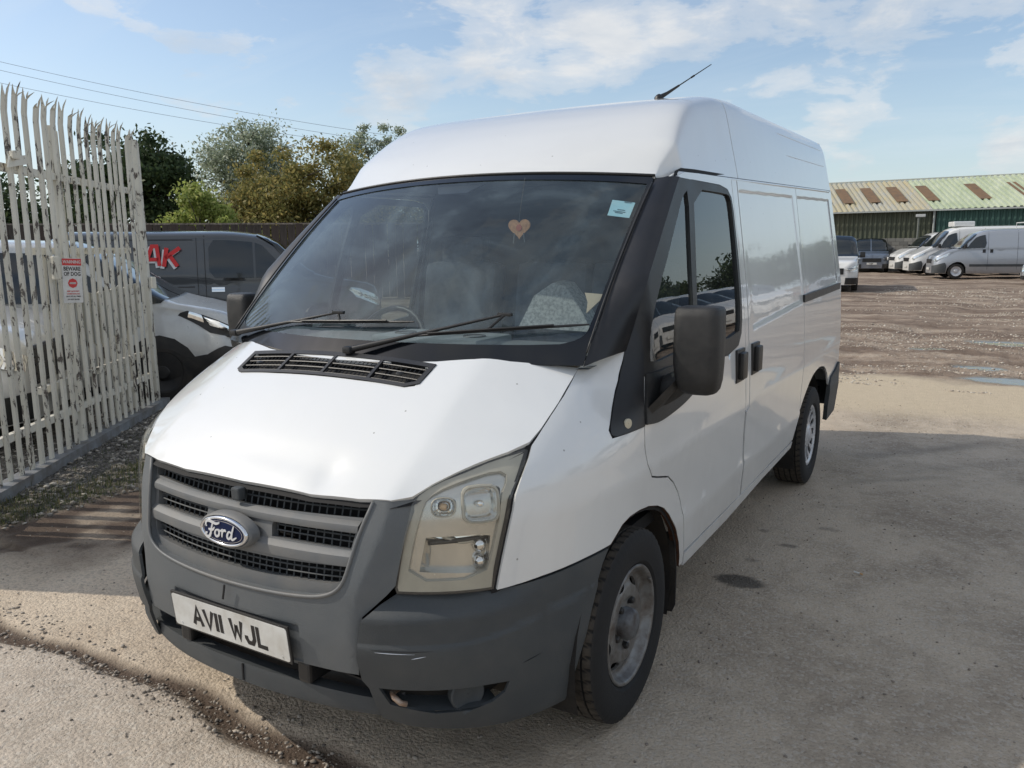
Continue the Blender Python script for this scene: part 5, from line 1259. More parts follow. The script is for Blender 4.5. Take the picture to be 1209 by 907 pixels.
# low welded patch sheets of the gate
mb=MB(); mb.M=FI
for (s0,s1,z0,z1,o) in ((1.55,2.95,.86,1.30,-.05),):
    k=int((s1-s0)/.085)
    for j in range(k):
        a=s0+(s1-s0)*j/k; mb.prism([fp(a+.006,o,z0+random.uniform(-.05,.03)),fp(a+.078,o,z0+random.uniform(-.05,.03)),fp(a+.078,o,z1+random.uniform(-.02,.03)),fp(a+.006,o,z1+random.uniform(-.02,.03))],tuple(FN*.012))
mb.build('patch_sheet',PEEL,fence)
mb=MB(); mb.M=FI
def rail(s0,s1,z,o,hh_=.055,dp=.04): mb.prism([fp(s0,o,z),fp(s1,o,z+.0),fp(s1,o,z+hh_),fp(s0,o,z+hh_)],tuple(-FN*dp))
for z in (.34,2.20): rail(-.7,3.05,z,-.006)
rail(1.0,3.05,1.62,-.10); rail(.95,3.1,.55,-.10)
mb.build('rail',PEEL,fence)
for (s,o,w_,hh_) in ((1.36,-.03,.05,2.62),(1.50,-.06,.045,2.6),(3.14,-.01,.055,2.74),(3.235,-.03,.05,2.72)):
    mb=MB(); mb.M=FI; c_=fp(s,o,hh_/2); mb.box(c_,(w_,w_,hh_),bev=.006,rot=FD.to_track_quat('X','Z')); mb.build('post',PEEL,fence)
mb=MB(); mb.M=FI; mb.prism([fp(-.7,.075,.004),fp(3.3,.075,.004),fp(3.3,.075,.085),fp(-.7,.075,.085)],tuple(-FN*.14)); mb.build('ground_beam',simple('galvanised_beam',(.30,.32,.34),.5,metal=.3,bump=.3,bscale=40,var=.6,vscale=5,col2=(.16,.14,.12)),fence)
# hinge and latch plates near the top
mb=MB(); mb.M=FI; mb.prism([fp(.52,.03,2.22),fp(.80,.03,2.27),fp(.78,.03,2.33),(fp(.56,.03,2.30))],tuple(FN*.012)); mb.build('hinge_plate',PEEL,fence)
for c_,d_ in ((fp(.60,.045,2.31),(.09,.05,.06)),(fp(1.02,.06,1.52),(.05,.05,.18)),(fp(3.12,.06,1.32),(.06,.05,.12))):
    mb=MB(); mb.M=FI; mb.box(c_,d_,bev=.01); mb.build('latch_plate',PEEL,fence)
# added solid leaf past the near fence end, unseen, to shade the ground
mb=MB(); mb.prism([fp(-.66,-.02,.05),fp(-1.30,-.02,.05),fp(-1.30,-.02,2.3),fp(-.66,-.02,2.3)],tuple(-FN*.04)); 
for s in (-.68,-1.0,-1.3): mb.box(fp(s,.0,1.2),(.07,.07,2.4))
shg=mb.build('shade_leaf',PEEL,None,label='added solid leaf out of view, shading the ground by the palisade fence',cat='shade leaf')
# warning sign tied to the fence
sg_=empty('warning_sign','white and red beware of dog sign fixed to the palisade fence','sign',tuple(fp(1.00,.03,1.40)))
sc_=fp(1.10,.14,1.42)-Vector(sg_.location)
X=FD; Ms=Matrix(((X.x,-FN.x,0,sc_.x),(X.y,-FN.y,0,sc_.y),(0,0,1,sc_.z),(0,0,0,1)))@Matrix.Rotation(radians(-40),4,'Z')@Matrix.Rotation(radians(2.5),4,'Y')
REDS=simple('sign_red',(.55,.03,.03),.45); SGW=simple('sign_white',(.66,.66,.64),.5,var=.2,vscale=20)
mb=MB(); mb.M=Ms; mb.box((0,0,0),(.150,.003,.345),bev=.001); mb.build('sign_board',SGW,sg_)
mb=MB(); mb.M=Ms; mb.box((0,-.0022,.143),(.146,.0012,.052)); mb.build('sign_header',REDS,sg_)
mb=MB(); mb.M=Ms; mb.lathe([(-.0016,.001),(-.0016,.037),(-.0028,.037),(-.0028,.001)],8,axis='y',c=(0,0,-.020)); mb.build('sign_octagon',REDS,sg_)
mb=MB(); mb.M=Ms; mb.box((0,-.0036,-.020),(.044,.0008,.013)); mb.box((.0,-.0036,-.020),(.05,.0008,.008)); mb.build('sign_symbol',SGW,sg_)
def text(name,body,size,M_,mat,parent,sx=1.0,bold=.0,align='CENTER',ext=.0006):
    cu=bpy.data.curves.new(name,'FONT'); cu.body=body; cu.size=size; cu.align_x=align; cu.align_y='CENTER'; cu.extrude=ext; cu.offset=bold; cu.resolution_u=2
    tmp=bpy.data.objects.new(name+'_curve',cu); C.objects.link(tmp); bpy.context.view_layer.update()
    me=bpy.data.meshes.new_from_object(tmp.evaluated_get(bpy.context.evaluated_depsgraph_get())); bpy.data.objects.remove(tmp); bpy.data.curves.remove(cu)
    me.materials.clear(); me.materials.append(mat); o=bpy.data.objects.new(name,me); C.objects.link(o); o.parent=parent
    o.matrix_local=M_@Matrix.Rotation(radians(90),4,'X')@Matrix.Scale(sx,4,(1,0,0)); return o
def tm(x,z,y=-.0035): return Ms@Matrix.Translation(Vector((x,y,z)))
text('sign_heading','WARNING',.034,tm(0,.143),SGW,sg_,.82,.0006); text('sign_text','BEWARE',.042,tm(0,.090,-.0022),INK,sg_,.80,.001); text('sign_text','OF DOG',.042,tm(0,.050,-.0022),INK,sg_,.80,.001)
for k,(tx_,z) in enumerate((('KEEP GATE SHUT',-.083),('GUARD DOG ON',-.103),('DUTY AT ALL TIMES',-.123),('DO NOT ENTER',-.146))): text('sign_small_text',tx_,.0145,tm(0,z,-.0022),REDS if k<2 else INK,sg_,.85,.0003)
# ------------------------------------------------------------------ other vehicles: lofted bodies
def vehicle(name,label,loc,heading,spec,paintm,group=None,plate=None,lower=None):
    """heading: unit vector the nose points to. local frame: +x = nose, +y = left side, z up, origin under mid car"""
    L_=spec['L']; W2=spec['W']/2; top=spec['top']; belt=spec['belt']; z0=spec.get('z0',.22); nose=spec.get('nose',.45); tail=spec.get('tail',.12); rw=spec.get('rw',.86)
    root=empty(name,label,'van' if spec.get('van',True) else 'car',loc,atan2(heading[1],heading[0]),group)
    zt=lambda s: sp(top,s)      # s = distance back from nose
    def hw(s):                  # half width in plan
        k=1.0
        if s<nose: k=(max(0,1-((nose-s)/nose)**2.6))**(1/2.6)*.42+.58
        if s>L_-tail: k=1-.06*((s-L_+tail)/tail)**2
        return W2*k
    def SV(s,v):
        s=min(max(s,0.0),L_); v=min(1.0,max(0.0,v)); w=hw(s); t=zt(s); b=min(sp(belt,s),t-.03)
        # ring: v 0 sill .. .5 belt .. .85 roof edge .. 1 centre
        lift=0
        if v<.5:
            q=v/.5; z=z0+(b-z0)*q; x=w*(.955+.045*sin(pi*min(1,q*1.1))**.8)
        elif v<.86:
            q=(v-.5)/.36; rh=t-b; z=b+rh*(q**.92)*.94; k=1-(1-rw)*min(1,rh/.8)*q; x=w*(.955+.045*sin(pi*.909*1)**.8 if False else .97)*k
            if q>.85: x-=w*.03*((q-.85)/.15)**2
        else:
            q=(v-.86)/.14; rh=t-b; kk=(1-(1-rw)*min(1,rh/.8))*.97*w-w*.03; x=kk*(1-q); z=b+rh*.94+(t-(b+rh*.94))*(1-(1-q)**2.2)
        return (L_/2-s,x,z)
    out=[(s,0) for s in ()]
    arches=spec['wheels']; wr=spec.get('wr',.33); ar=wr+.07
    def cutpoly():
        P=[(0,0.0)]
        for a in arches:
            for k in range(9):
                th=pi-pi*k/8; s=a+ar*cos(th); v=max(0,(wr+ar*sin(th)*1.02-z0)/(sp(belt,a)-z0)*.5); P.append((s,v if 0<k<8 else 0))
        P+=[(L_,0),(L_,1),(0,1)]; return P
    nst=28
    for sgn in (1,-1):
        panel('body_side',SVf(SV,sgn),cutpoly(),paintm,root,step=(L_/nst,.055),gap=0,thick=.02,ctr=(0,0,.8))
    # nose and tail caps
    mb=MB()
    vs=[SV(0,v/20) for v in range(21)]; ring=[(x,y,z) for x,y,z in vs]+[(x,-y,z) for x,y,z in vs[::-1][1:]]; mb.prism(ring,(-.004,0,0))
    vs=[SV(L_,v/20) for v in range(21)]; ring=[(x,y,z) for x,y,z in vs]+[(x,-y,z) for x,y,z in vs[::-1][1:]]; mb.prism(ring,(.004,0,0)); mb.box((0,0,z0+.12),(L_-.5,spec['W']*.72,.25),1); mb.build('body_end',[paintm,BLACK],root)
    for (nm_,poly,mat,off) in spec['patches']:
        for sgn in (1,-1): panel(nm_,SVf(SV,sgn),poly,{'glass':FARG,'black':BLACKP,'grey':GREYP,'lamp':CHROMEL,'paint':paintm,'red':REDL,'white':WHITE2,'tan':LAMPT}[mat],root,step=(.12,.06),off=off,gap=0,thick=.01,ctr=(0,0,.8))
    for a in arches:
        for sgn in (1,-1):
            mb=MB(); x=L_/2-a; y=sgn*(W2-.10)
            mb.lathe([(-.1,wr*.62),(-.1,wr*.97),(-.06,wr),(.06,wr),(.09,wr*.96),(.10,wr*.7),(.085,wr*.64)],24,axis='y',c=(x,y,wr)); 
            if sgn<0: mb.v=[Vector((q.x,2*y-q.y,q.z)) for q in mb.v]
            wh=mb.build('wheel',RUBBER,root,auto=40)
            mb=MB(); mb.lathe([(.085,wr*.65),(.07,wr*.55),(.06,wr*.3),(.09,wr*.2),(.092,.001)],20,axis='y',c=(x,y,wr))
            if sgn<0: mb.v=[Vector((q.x,2*y-q.y,q.z)) for q in mb.v]
            mb.build('wheel_trim',ALLOY if spec.get('trim',True) else BLACKP,wh,auto=30)
    if spec.get('mirror',True):
        ms,mv=spec.get('mir',(1.25,.55))
        for sgn in (1,-1):
            p=SV(ms,mv); mb=MB(); mb.box((p[0],sgn*(p[1]+.14),p[2]+.10),(.12,.17,.20 if spec.get('van',True) else .13),bev=.03); mb.box((p[0],sgn*(p[1]+.03),p[2]+.05),(.06,.12,.05)); mb.build('door_mirror',BLACKP,root,auto=40)
    if spec.get('slats'):
        zs_,w_,sx=spec['slats']; mb=MB()
        for z in zs_: mb.box((L_/2+.012+sx,0,z),(.03,w_,.022),bev=.004)
        mb.build('grille_slats',CHROME if spec.get('chr') else BLACKP,root)
        mb=MB(); mb.box((L_/2+.002+sx,0,(zs_[0]+zs_[-1])/2),(.03,w_+.03,abs(zs_[-1]-zs_[0])+.05),bev=.01); mb.build('grille',BLACKP,root)
    mb=MB(); pz,px_=spec.get('plate',(.48,.03)); mb.box((L_/2+px_,0,pz),(.012,.52,.112),bev=.002); pp_=mb.build('number_plate',PLATEW,root)
    if plate:
        mb=MB(); mb.M=Matrix.Translation(Vector((L_/2+px_+.007,-.0,pz)))@Matrix.Rotation(radians(90),4,'Z')@Matrix.Translation(Vector((-plate[1],0,-.04)))
        letters(mb,plate[0],0,0,.050,.079,.014,.012); mb.build('plate_lettering',INK,pp_)
    return root
def SVf(SV,sgn): return (lambda s,v:(lambda p:(p[0],p[1]*sgn,p[2]))(SV(s,v)))
PV=dict(L=5.4,W=2.04,z0=.24,nose=.55,wr=.345,wheels=(.93,4.35),rw=.86,
    top=[(0,.78),(.05,.98),(.25,1.10),(.75,1.34),(1.0,1.50),(1.45,1.98),(1.75,2.24),(2.05,2.38),(2.6,2.44),(5.2,2.46),(5.4,2.42)],
    belt=[(0,.72),(.7,1.20),(1.2,1.34),(5.4,1.34)],
    patches=[('windscreen',[(.92,.93),(1.02,.80),(1.48,.80),(1.72,.88),(1.72,1.0),(.90,1.0)],'glass',.014),
     ('windscreen',[(.93,.995),(.95,.70),(1.08,.60),(1.50,.86),(1.7,.90),(1.7,.995)],'glass',.014),
     ('door_glass',[(1.28,.515),(2.05,.515),(2.10,.60),(2.04,.78),(1.66,.79),(1.45,.70)],'glass',.014),
     ('front_bumper',[(0,.02),(.50,.02),(.52,.20),(.45,.30),(.0,.36)],'grey',.012),
     ('headlamp',[(.03,.62),(.10,.52),(.50,.44),(.66,.48),(.40,.60),(.18,.72)],'lamp',.01),
     ('side_moulding',[(1.45,.14),(3.85,.14),(3.85,.19),(1.45,.19)],'grey',.015),
     ('shut_line',[(2.17,.08),(2.18,.08),(2.18,.84),(2.17,.84)],'black',.003),('shut_line',[(3.35,.08),(3.36,.08),(3.36,.84),(3.35,.84)],'black',.003),
     ('door_handle',[(1.96,.42),(2.08,.42),(2.08,.49),(1.96,.49)],'black',.015),('door_handle',[(2.26,.42),(2.38,.42),(2.38,.49),(2.26,.49)],'black',.015),
     ('tail_lamp',[(5.3,.3),(5.4,.3),(5.4,.62),(5.3,.62)],'red',.01)],slats=([.72,.79,.86],.9,.0),mir=(1.22,.53),plate=(.45,.04))
def far(**k): d=dict(PV); d.update(k); return d
gp='panel vans parked by the green shed'
def hd(a): return (cos(radians(a)),sin(radians(a)))
def placeNose(nx,ny,ang,L_): h_=hd(ang); return (nx-h_[0]*L_/2,ny-h_[1]*L_/2,0)
SP1=far(top=[(p,z*.915 if z>1.4 else z) for p,z in PV['top']])
v1=vehicle('panel_van','long silver panel van side on in front of the green shed, nose to the left','',hd(0),SP1,SILVER,gp) if False else None
v1=vehicle('panel_van','silver panel van side on near the green shed, nearest of its row',placeNose(-.55,40.2,195,5.4),hd(195),SP1,SILVER,gp)
v2=vehicle('panel_van','white panel van with a white roof box behind the silver van',placeNose(-1.85,44.2,199,5.4),hd(199),PV,WHITE2,gp)
v3=vehicle('panel_van','white panel van with dark upper cab, farthest of the row by the shed',placeNose(-2.8,47.0,202,5.4),hd(202),SP1,WHITE2,gp)
mb=MB(); mb.box((.2,0,2.56),(1.0,.9,.26),bev=.06); o=mb.build('roof_box',WHITE2,v2)
mb=MB(); mb.tube([(-1.0,-.7,2.26),(-1.0,-.7,2.50),(-1.0,.7,2.50),(-1.0,.7,2.26)],.02,6); mb.tube([(-2.2,-.7,2.26),(-2.2,-.7,2.50),(-2.2,.7,2.50),(-2.2,.7,2.26)],.02,6); mb.tube([(-1.0,.7,2.5),(-2.2,.7,2.5)],.02,6); mb.tube([(-1.0,-.7,2.5),(-2.2,-.7,2.5)],.02,6); mb.build('roof_rack',PLATEW,v1)
# end of a car that just enters the frame on the right
CAR=dict(L=4.2,W=1.78,z0=.20,nose=.5,wr=.31,wheels=(.82,3.4),rw=.80,van=False,
    top=[(0,.62),(.06,.78),(.3,.88),(1.0,1.02),(1.15,1.06),(1.75,1.38),(2.1,1.46),(3.2,1.46),(3.7,1.30),(4.1,1.02),(4.2,.9)],
    belt=[(0,.6),(.6,.84),(1.2,.95),(4.2,.98)],
    patches=[('windscreen',[(1.10,.995),(1.14,.72),(1.22,.60),(1.72,.86),(2.0,.90),(2.02,.995)],'glass',.014),
     ('door_glass',[(1.40,.52),(3.3,.52),(3.25,.70),(3.0,.80),(2.1,.80),(1.75,.72)],'glass',.014),
     ('headlamp',[(.02,.50),(.05,.36),(.46,.40),(.60,.47),(.35,.55),(.12,.58)],'lamp',.01),
     ('front_bumper',[(0,.02),(.42,.02),(.44,.14),(0,.20)],'black',.01),
     ('tail_lamp',[(4.05,.34),(4.2,.34),(4.2,.52),(4.05,.52)],'red',.01)],slats=([.50,.56,.62],.8,.0),mir=(1.3,.53),plate=(.40,.03))
def car(**k): d=dict(CAR); d.update(k); return d
vehicle('parked_car','grey car nose just entering the right edge of the yard',placeNose(3.02,34.6,175,4.2),hd(175),car(),SILVER)
# pickup-like dark people carrier that faces the camera
MPV=far(L=4.9,W=1.9,nose=.4,wheels=(.9,3.9),top=[(0,.78),(.05,.98),(.2,1.06),(.8,1.16),(1.0,1.22),(1.6,1.80),(1.9,1.92),(4.6,1.94),(4.9,1.8)],belt=[(0,.74),(.6,1.0),(1.1,1.12),(4.9,1.15)],
    patches=[('windscreen',[(.92,.995),(.97,.70),(1.08,.58),(1.60,.84),(1.85,.88),(1.85,.995)],'glass',.014),('door_glass',[(1.35,.52),(4.5,.52),(4.45,.78),(1.95,.79),(1.6,.70)],'glass',.014),
     ('front_bumper',[(0,.02),(.42,.02),(.44,.16),(.0,.24)],'black',.012),('headlamp',[(.0,.64),(.02,.42),(.30,.42),(.45,.50),(.30,.60)],'lamp',.01)],slats=([.62,.70,.78],.95,.0),chr=False,plate=(.50,.04))
def face_cam(px_x,px_y,L_,off=0):
    d=Vector((CAM.x-px_x,CAM.y-px_y,0)).normalized(); a=degrees(atan2(d.y,d.x))+off; h_=hd(a); return (px_x-h_[0]*L_/2,px_y-h_[1]*L_/2,0),h_
l_,h_=face_cam(-3.85,47.2,4.9,4); vehicle('people_carrier','dark slate people carrier facing the camera before the block wall',l_,h_,MPV,NAVY,plate=('H3K',.1))
l_,h_=face_cam(-2.85,27.0,4.9,-2); vehicle('panel_van','white small van facing the camera, half hidden behind the rear of the nearest van',l_,h_,MPV,WHITE2,None)
# dark sign-written van behind the fence
MPD=far(L=5.1,W=1.95,nose=.45,wheels=(.95,4.0),top=[(0,.78),(.05,.98),(.25,1.08),(.95,1.20),(1.15,1.28),(1.75,1.80),(2.1,1.93),(2.6,1.97),(4.9,1.97),(5.1,1.85)],belt=[(0,.74),(.6,1.02),(1.1,1.14),(5.1,1.17)],
    patches=[('windscreen',[(1.08,.995),(1.12,.70),(1.22,.58),(1.74,.84),(2.0,.88),(2.0,.995)],'glass',.014),
     ('door_glass',[(1.50,.515),(2.02,.515),(2.02,.80),(1.90,.79),(1.62,.66)],'glass',.014),('door_glass',[(2.06,.515),(2.66,.515),(2.74,.56),(2.74,.74),(2.66,.80),(2.06,.80)],'glass',.014),
     ('front_bumper',[(0,.02),(.46,.02),(.48,.18),(.0,.26)],'black',.012),('headlamp',[(.0,.62),(.03,.42),(.42,.42),(.58,.50),(.36,.62)],'lamp',.01),
     ('shut_line',[(2.80,.06),(2.812,.06),(2.812,.84),(2.80,.84)],'black',.003),('shut_line',[(2.98,.44),(4.8,.44),(4.8,.452),(2.98,.452)],'black',.003),('shut_line',[(2.98,.80),(4.8,.80),(4.8,.808),(2.98,.808)],'black',.003),('shut_line',[(2.92,.06),(2.93,.06),(2.93,.82),(2.92,.82)],'black',.003),
     ('door_handle',[(2.52,.40),(2.72,.40),(2.72,.44),(2.52,.44)],'lamp',.018)],slats=([.62,.70,.78],.95,.0),plate=(.50,.04),mir=(1.62,.54))
dvl=(-11.05,9.55,0); dva=31
dv=vehicle('panel_van','dark grey sign written van standing side on behind the fence',(-9.44,7.07,0),hd(44),MPD,DARKP)
# red AK lettering with a white offset shadow, on its right hand side (local -y)
def sideM(s,z): # local plane on the right side: x to the nose
    return Matrix.Translation(Vector((5.1/2-s,-.958,z)))
SIGR=simple('vinyl_red',(.62,.02,.02),.4); SIGW=simple('vinyl_white',(.7,.7,.7),.4)
mb=MB(); mb.M=sideM(3.70,1.36)@Matrix.Rotation(radians(-8),4,'X')
letters(mb,'K',.285,0,.20,.36,.062,.06,y=-.012,d=.003,slant=.14)
for q in stroke([[(0,0),(.12,.31),(.19,.31),(.22,0)],[(.05,.10),(.21,.10)]],.058): mb.prism([(v.x,-.012,v.y+.045) for v in q],(0,.003,0))
mb.build('sign_letters',SIGR,dv)
mb=MB(); mb.M=sideM(3.70+.03,1.36-.03)@Matrix.Rotation(radians(-8),4,'X')
letters(mb,'K',.285,0,.20,.36,.062,.06,y=-.006,d=.003,slant=.14)
for q in stroke([[(0,0),(.12,.31),(.19,.31),(.22,0)],[(.05,.10),(.21,.10)]],.058): mb.prism([(v.x,-.006,v.y+.045) for v in q],(0,.003,0))
mb.build('sign_letter_shadow',SIGW,dv)
text('side_lettering','Signo',.13,sideM(3.75,1.22)@Matrix.Translation(Vector((0,-.012,0))),SIGW,dv,1.0,.0,'LEFT')
# white van and silver car facing the camera through the fence
h_=hd(45); l_=(-6.93,-.05,0)
A_SP=far(L=4.6,W=1.85,nose=.42,wheels=(.9,3.6),top=[(0,.80),(.04,.98),(.2,1.06),(.85,1.20),(1.0,1.26),(1.55,1.72),(1.85,1.83),(4.4,1.84),(4.6,1.7)],belt=[(0,.74),(.6,1.04),(1.1,1.14),(4.6,1.16)],patches=MPV['patches'],slats=([.56,.63,.70,.77,.84],1.05,.0),plate=(.44,.05))
vehicle('panel_van','white van facing the palisade fence, seen between the pales',l_,h_,A_SP,WHITE2,plate=('H 3',-.07))
h_=hd(45); l_=(-7.34,2.71,0)
B_SP=car(L=4.3,W=1.84,wr=.33,trim=False,top=[(0,.70),(.05,.90),(.2,.98),(.6,1.07),(.75,1.12),(1.5,1.64),(1.85,1.76),(3.4,1.80),(4.1,1.76),(4.3,1.5)],belt=[(0,.66),(.5,.98),(.9,1.05),(4.3,1.10)],
   patches=[('windscreen',[(.72,.995),(.78,.66),(.88,.54),(1.60,.84),(1.80,.88),(1.80,.995)],'glass',.014),('door_glass',[(1.05,.515),(3.3,.515),(3.25,.70),(3.0,.80),(1.9,.80),(1.45,.70)],'glass',.014),
   ('headlamp',[(.02,.64),(.03,.47),(.30,.40),(.62,.46),(.52,.54),(.22,.62)],'black',.006),('headlamp_reflector',[(.10,.60),(.12,.50),(.30,.46),(.36,.52),(.22,.59)],'lamp',.012),('headlamp_reflector',[(.38,.55),(.36,.46),(.52,.46),(.50,.53)],'lamp',.012),
   ('front_bumper',[(0,.0),(.60,.0),(.60,.16),(.34,.22),(.16,.34),(.0,.36)],'black',.01),('arch_moulding',[(.36,.0),(1.3,.0),(1.3,.12),(1.2,.30),(.95,.38),(.72,.40),(.45,.30)],'black',-.004)],slats=([.50,.56,.62],.9,.0),plate=(.40,.03))
vehicle('parked_car','silver hatchback with black lower body, nose just past the fence end',l_,h_,B_SP,simple('pale_silver_paint',(.56,.57,.56),.3,metal=.15,coat=.8,var=.15))
# row of vans on the other side of the yard, mirrored in the nearest van's flank
rowroot=vehicle('panel_van','white panel van in the facing row across the yard',(9.6,7.0,0),hd(196),PV,WHITE2,'white vans in the row across the yard')
for k in range(1,11):
    c_=copy_tree(rowroot); c_.location=(9.6+.10*k,7.0+2.9*k,0); c_.rotation_euler=(0,0,radians(196+random.uniform(-3,3)))
# ------------------------------------------------------------------ green-roofed shed
def corrm(name,c1,c2,scale_z=1.0):
    m,T,P=newmat(name); t=nd('ShaderNodeTexCoord',T); o=t.outputs['Object']
    n=noise(T,vmath(T,'MULTIPLY',o,(.9,.5,.35)).outputs[0],1.2,7,.6,.3); n2=noise(T,vmath(T,'MULTIPLY',o,(6,1,1)).outputs[0],1.2,4,.6)
    T.links.new(mixc(T,ramp(T,fmath(T,'ADD',fmath(T,'MULTIPLY',n,.6),fmath(T,'MULTIPLY',n2,.4)),[(.38,0),(.62,1)]),c1,c2),P.inputs['Base Color']); P.inputs['Roughness'].default_value=.7; return m
def corr(name,A,Bv,Cv,Dv,pitch,amp,mat,parent):
    """corrugated sheet between bottom edge A-B and top edge D-C"""
    A,Bv,Cv,Dv=map(Vector,(A,Bv,Cv,Dv)); n=int((Bv-A).length/pitch); nrm=(Bv-A).cross(Dv-A).normalized(); V=[];F=[]
    seq=[(0,-1),(.25,-1),(.38,1),(.75,1),(.88,-1)]
    cols=[]
    for i in range(n):
        for u,a in seq: cols.append(((i+u)/n,a))
    cols.append((1,-1))
    for u,a in cols:
        V.append(A.lerp(Bv,u)+nrm*amp*a); V.append(Dv.lerp(Cv,u)+nrm*amp*a)
    for i in range(len(cols)-1): F.append([2*i,2*i+2,2*i+3,2*i+1])
    return mk(name,V,F,mat,parent)
shed=empty('storage_shed','long low shed with corrugated green and rust stained roof across the yard','building',(-1.2,50.4,0))
def sh_(v): return tuple(Vector(v)-Vector((-1.2,50.4,0)))
RA=corrm('roof_sheet_rusty',(.40,.40,.36),(.46,.40,.24)); RB=corrm('roof_sheet_green',(.36,.42,.28),(.50,.54,.41)); WA=corrm('wall_sheet_olive',(.075,.085,.055),(.11,.115,.075)); WB=corrm('wall_sheet_green',(.035,.085,.07),(.05,.11,.09))
xl,xs,xr=-22.0,-1.05,7.0; y0=50.4; ez=3.50; rz_=5.55; yr=55.6
corr('roof_sheet',sh_((xl,y0-.35,ez-.02)),sh_((xs,y0-.35,ez-.02)),sh_((xs-2.0,yr,rz_)),sh_((xl-2.0,yr,rz_)),.30,.045,RA,shed)
corr('roof_sheet',sh_((xs,y0-.38,ez)),sh_((xr,y0-.38,ez+.1)),sh_((xr-2.0,yr,rz_+.1)),sh_((xs-2.0,yr,rz_)),.30,.045,RB,shed)
corr('wall_sheet',sh_((xl,y0,1.92)),sh_((xs-.12,y0,1.92)),sh_((xs-.12,y0,ez-.05)),sh_((xl,y0,ez-.05)),.26,.035,WA,shed)
corr('wall_sheet',sh_((xs+.12,y0-.1,.0)),sh_((xr,y0-.1,.0)),sh_((xr,y0-.1,ez-.03)),sh_((xs+.12,y0-.1,ez-.03)),.26,.035,WB,shed)
mb=MB(); mb.M=Matrix.Translation(Vector((1.2,-50.4,0))); mb.tube([(xs,y0-.16,0),(xs,y0-.16,ez-.05)],.06,8); mb.prism([(xl,y0-.40,ez-.10),(xr,y0-.44,ez-.06),(xr,y0-.44,ez+.03),(xl,y0-.40,ez-.02)],(0,-.10,0)); mb.build('gutter',simple('gutter_pale',(.38,.40,.38),.6),shed)
mb=MB(); mb.M=Matrix.Translation(Vector((1.2,-50.4,0))); mb.prism([(xl,yr,rz_-.02),(xr,yr,rz_+.08),(xr,yr,rz_+.16),(xl,yr,rz_+.06)],(0,.3,0)); mb.add([(xl,yr,0),(xr,yr,0),(xr,yr,rz_),(xl,yr,rz_)],[[0,1,2,3]]); mb.build('ridge_cap',simple('ridge_cap_pale',(.45,.47,.42),.7),shed)
ROL=simple('rooflight_brown',(.22,.13,.06),.6,var=.5,vscale=3,col2=(.15,.10,.06))
for x in (-3.9,-2.4,-.9+.15,1.9,4.1,6.3,-5.4,-6.9):
    def rp(xx,f): 
        yy=y0-.35+(yr-y0+.35)*f; zz_=ez+(rz_-ez)*f; return sh_((xx-2.0*f,yy,zz_+.085))
    mb=MB(); mb.prism([rp(x-.26,.24),rp(x+.34,.24),rp(x+.34,.74),rp(x-.26,.74)],(0,0,.02)); mb.build('rooflight',ROL,shed)
# block wall under the olive cladding, blocks laid one by one
bw=empty('block_wall','grey concrete block wall below the olive cladding of the shed','wall',(-4,50.3,0))
mb=MB(); mb.box((-5.0,.12,.95),(26,.16,1.9)); mb.build('mortar',simple('mortar_grey',(.20,.19,.175),.9),bw)
BL=[stonemat('block_grey',(.20,.19,.17),(.27,.255,.23),(.34,.32,.29))]
bmesh_=bpy.data.meshes.new('block'); m_=MB(); m_.box((0,0,0),(.43,.05,.205),bev=.012); bmesh_.from_pydata([tuple(v) for v in m_.v],[],m_.f)
bmt,T,P=newmat('block_grey_each'); oi=nd('ShaderNodeObjectInfo',T); T.links.new(ramp(T,oi.outputs['Random'],[(0,(.17,.165,.15)),(.5,(.24,.23,.205)),(1,(.31,.295,.27))]),P.inputs['Base Color']); P.inputs['Roughness'].default_value=.9; bmesh_.materials.append(bmt)
for r in range(9):
    for k in range(17):
        x=-3.6+ k*.44+(.22 if r%2 else 0)+.0
        if x>3.0 and False: continue
        o=bpy.data.objects.new('block',bmesh_); C.objects.link(o); o.parent=bw; o.location=(x-.0,.02,.105+.2135*r)
mb=MB(); mb.prism([(-.02+.24*cos(radians(a))-.35,-.03,1.42+.24*sin(radians(a))) for a in range(0,360,45)],(0,.01,0)); mb.build('orange_notice',simple('orange_notice',(.55,.24,.05),.6),bw)
# lamp post beside the shed
lp=empty('lamp_post','thin lamp post with a flat floodlight standing before the olive cladding','lamp post',(-1.75,48.9,0))
mb=MB(); mb.tube([(0,0,0),(0,0,3.1)],.05,8); mb.build('pole',simple('pole_grey',(.16,.17,.15),.6),lp)
mb=MB(); mb.box((.1,0,3.15),(.5,.25,.16),bev=.03); mb.build('lamp_head',simple('lamp_head_grey',(.42,.43,.42),.5),lp)
# ------------------------------------------------------------------ brown boundary fence behind the left yard
wf=empty('boundary_fence','dark weathered board fence with pale capping behind the dark van','fence',(-26,10,0))
bm_=bpy.data.meshes.new('board'); m_=MB(); m_.box((0,0,1.22),(.235,.03,2.44),bev=.006); bm_.from_pydata([tuple(v) for v in m_.v],[],m_.f)
wm,T,P=newmat('weathered_board'); oi=nd('ShaderNodeObjectInfo',T); t=nd('ShaderNodeTexCoord',T)
cc=mixc(T,ramp(T,noise(T,vmath(T,'MULTIPLY',t.outputs['Object'],(8,8,1)).outputs[0],3,6,.6),[(.35,0),(.7,1)]),(.040,.033,.028),(.095,.082,.070))
T.links.new(mixc(T,fmath(T,'MULTIPLY',oi.outputs['Random'],.6),cc,(.075,.050,.040)),P.inputs['Base Color']); P.inputs['Roughness'].default_value=.9; bm_.materials.append(wm)
WA0=Vector((-24.5,9.6,0)); WD=Vector((.70,.714,0)).normalized(); nb=92
ang=atan2(WD.y,WD.x)
